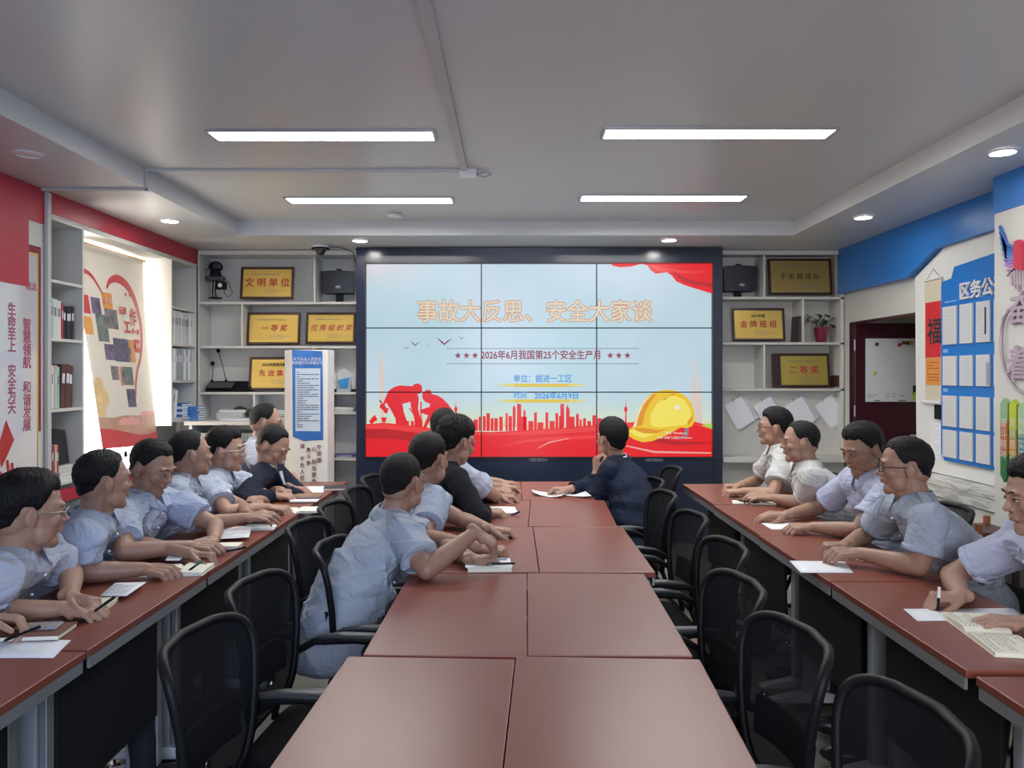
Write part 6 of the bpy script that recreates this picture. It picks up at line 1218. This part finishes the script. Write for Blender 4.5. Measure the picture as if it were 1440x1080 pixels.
# central tables
nb_, c_ = notebook('closed cream notebook with white papers on it before the balding man', (688, 798), .17, .15, 3, .016)
M_ = Matrix.Translation(c_ + Vector((-.005, .0, .0016))) @ Matrix.Rotation(R(6), 4, 'Z'); t = thing('paper_sheet', 'white sheet lying on the notebook before the balding man', 'paper', tuple(c_)); MB().box((0, 0, 0), (.18, .135, .001)).build('sheet', M_PAPER, t, basis=M_)
pen_at('black capped pen lying on the white sheet before the balding man', c_ + Vector((-.0, -.035, 0)), c_ + Vector((.10, -.03, 0)), z=c_.z + .007, m=M_BLK); pen_at('dark pen farther back on the notebook of the balding man', c_ + Vector((-.07, .05, 0)), c_ + Vector((.07, .04, 0)), z=c_.z + .007, m=M_GPLAS)
sheet('white sheet under the hand of the curly-haired person', [(680, 722), (728, 722), (724, 713), (690, 712)]); notebook('open white notebook before the black-haired man at the central table', (700, 697), .09, .13, 10, .014, open_=True); sheet('small white sheet at the far end of the central tables', [(708, 690), (722, 690), (722, 682), (708, 682)], z=.012)
sheet('left one of two curled white sheets at the far end of the central tables', [(752, 697), (790, 701), (800, 694), (747, 692)], curl=1.5); sheet('right one of two curled white sheets, in front of the man in the dark suit', [(775, 695), (832, 702), (822, 694), (778, 691)], curl=1.5, z=.004)
notebook('pinkish folder stack at the elbow of the man in the dark suit', (802, 690.5), .20, .08, 0, .020, cover=M_BOOKB, top=mat('pink_cover', (.55, .38, .38), .5))
# right row
notebook('open notebook of the farthest two men in the right row', (1060, 708), .12, .10, -10, .012, open_=True); pen_at('black pen on the open notebook of the heavy man', on(1036, 709, ZTAB), on(1068, 712, ZTAB), z=ZTAB + .022)
notebook('small cream notebook under the hands of the farthest man at the right', (1035, 696), .09, .08, 0, .010)
sheet('small white sheet under the hand of the man in the lilac shirt', [(1085, 745), (1140, 745), (1125, 735), (1070, 736)]); sheet('white sheet on the table edge in front of the man with epaulets', [(1126, 806), (1200, 806), (1188, 790), (1110, 789)])
notebook('closed cream notebook under the forearm of the man with epaulets', (1205, 784), .16, .09, -6, .010); t = tag(MB().cone(on(1212, 790, ZTAB) + Vector((0, 0, .008)), on(1232, 789, ZTAB) + Vector((0, 0, .008)), .006, .006, 12).build('lip_balm', M_WHT), 'short white tube lying by the cream notebook', 'tube')
sheet('long white sheet behind the open handwritten notebook at the right', [(1290, 874), (1440, 872), (1425, 856), (1270, 857)], text=0); 
notebook('big open notebook full of handwriting at the right picture edge', (1392, 895), .175, .13, 82, .020, open_=True, text=31, seed=12)
# boxes behind the right row by the pillar
t = thing('wooden_rack', 'dark wooden rack with orange edges on the floor behind the man with epaulets', 'rack', (2.36, 3.85, 0))
b = MB()
for (x, y) in ((2.28, 3.75), (2.46, 3.75), (2.28, 3.98), (2.46, 3.98)): MB().bb(x - .012, x + .012, y - .012, y + .012, 0, .80).build('post', mat('orange_wood', (.30, .10, .04), .5), t)
for z in (.74, .60, .40): MB().bb(2.27, 2.47, 3.74, 3.99, z, z + .02).build('shelf_slat', mat('dark_wood', (.08, .03, .02), .5), t)

# ------------------------------------------------------------------ lettering as real meshes
def embolden(me, b):
    nv = len(me.vertices); nf = len(me.polygons)
    if not nv: return me
    co = np.empty(nv * 3, 'f'); me.vertices.foreach_get('co', co); co = co.reshape(-1, 3); fs = [tuple(p.vertices) for p in me.polygons]; V = [co]; K = 8
    for k in range(K): V.append(co + np.array([b * cos(2 * pi * k / K), b * sin(2 * pi * k / K), (k + 1) * 1.2e-5], 'f'))
    F_ = [tuple(i + nv * k for i in f) for k in range(K + 1) for f in fs]; m2 = bpy.data.meshes.new(me.name); m2.from_pydata(np.concatenate(V).tolist(), [], F_)
    for m in me.materials: m2.materials.append(m)
    bpy.data.meshes.remove(me); return m2
fonts = [o for o in C.objects if o.type == 'FONT']
bpy.context.view_layer.update(); dg = bpy.context.evaluated_depsgraph_get()
for o in fonts:
    me = bpy.data.meshes.new_from_object(o.evaluated_get(dg)); bo = o.get('bold', 0); me = embolden(me, bo) if bo > 0 else me; nm = o.name.split('.')[0]; me.name = nm
    if not me.materials: me.materials.append(o.data.materials[0])
    n = bpy.data.objects.new(nm, me); C.objects.link(n); n.parent = o.parent; n.matrix_parent_inverse = o.matrix_parent_inverse.copy(); n.matrix_basis = o.matrix_basis.copy(); n['kind'] = 'thing'
    bpy.data.objects.remove(o)
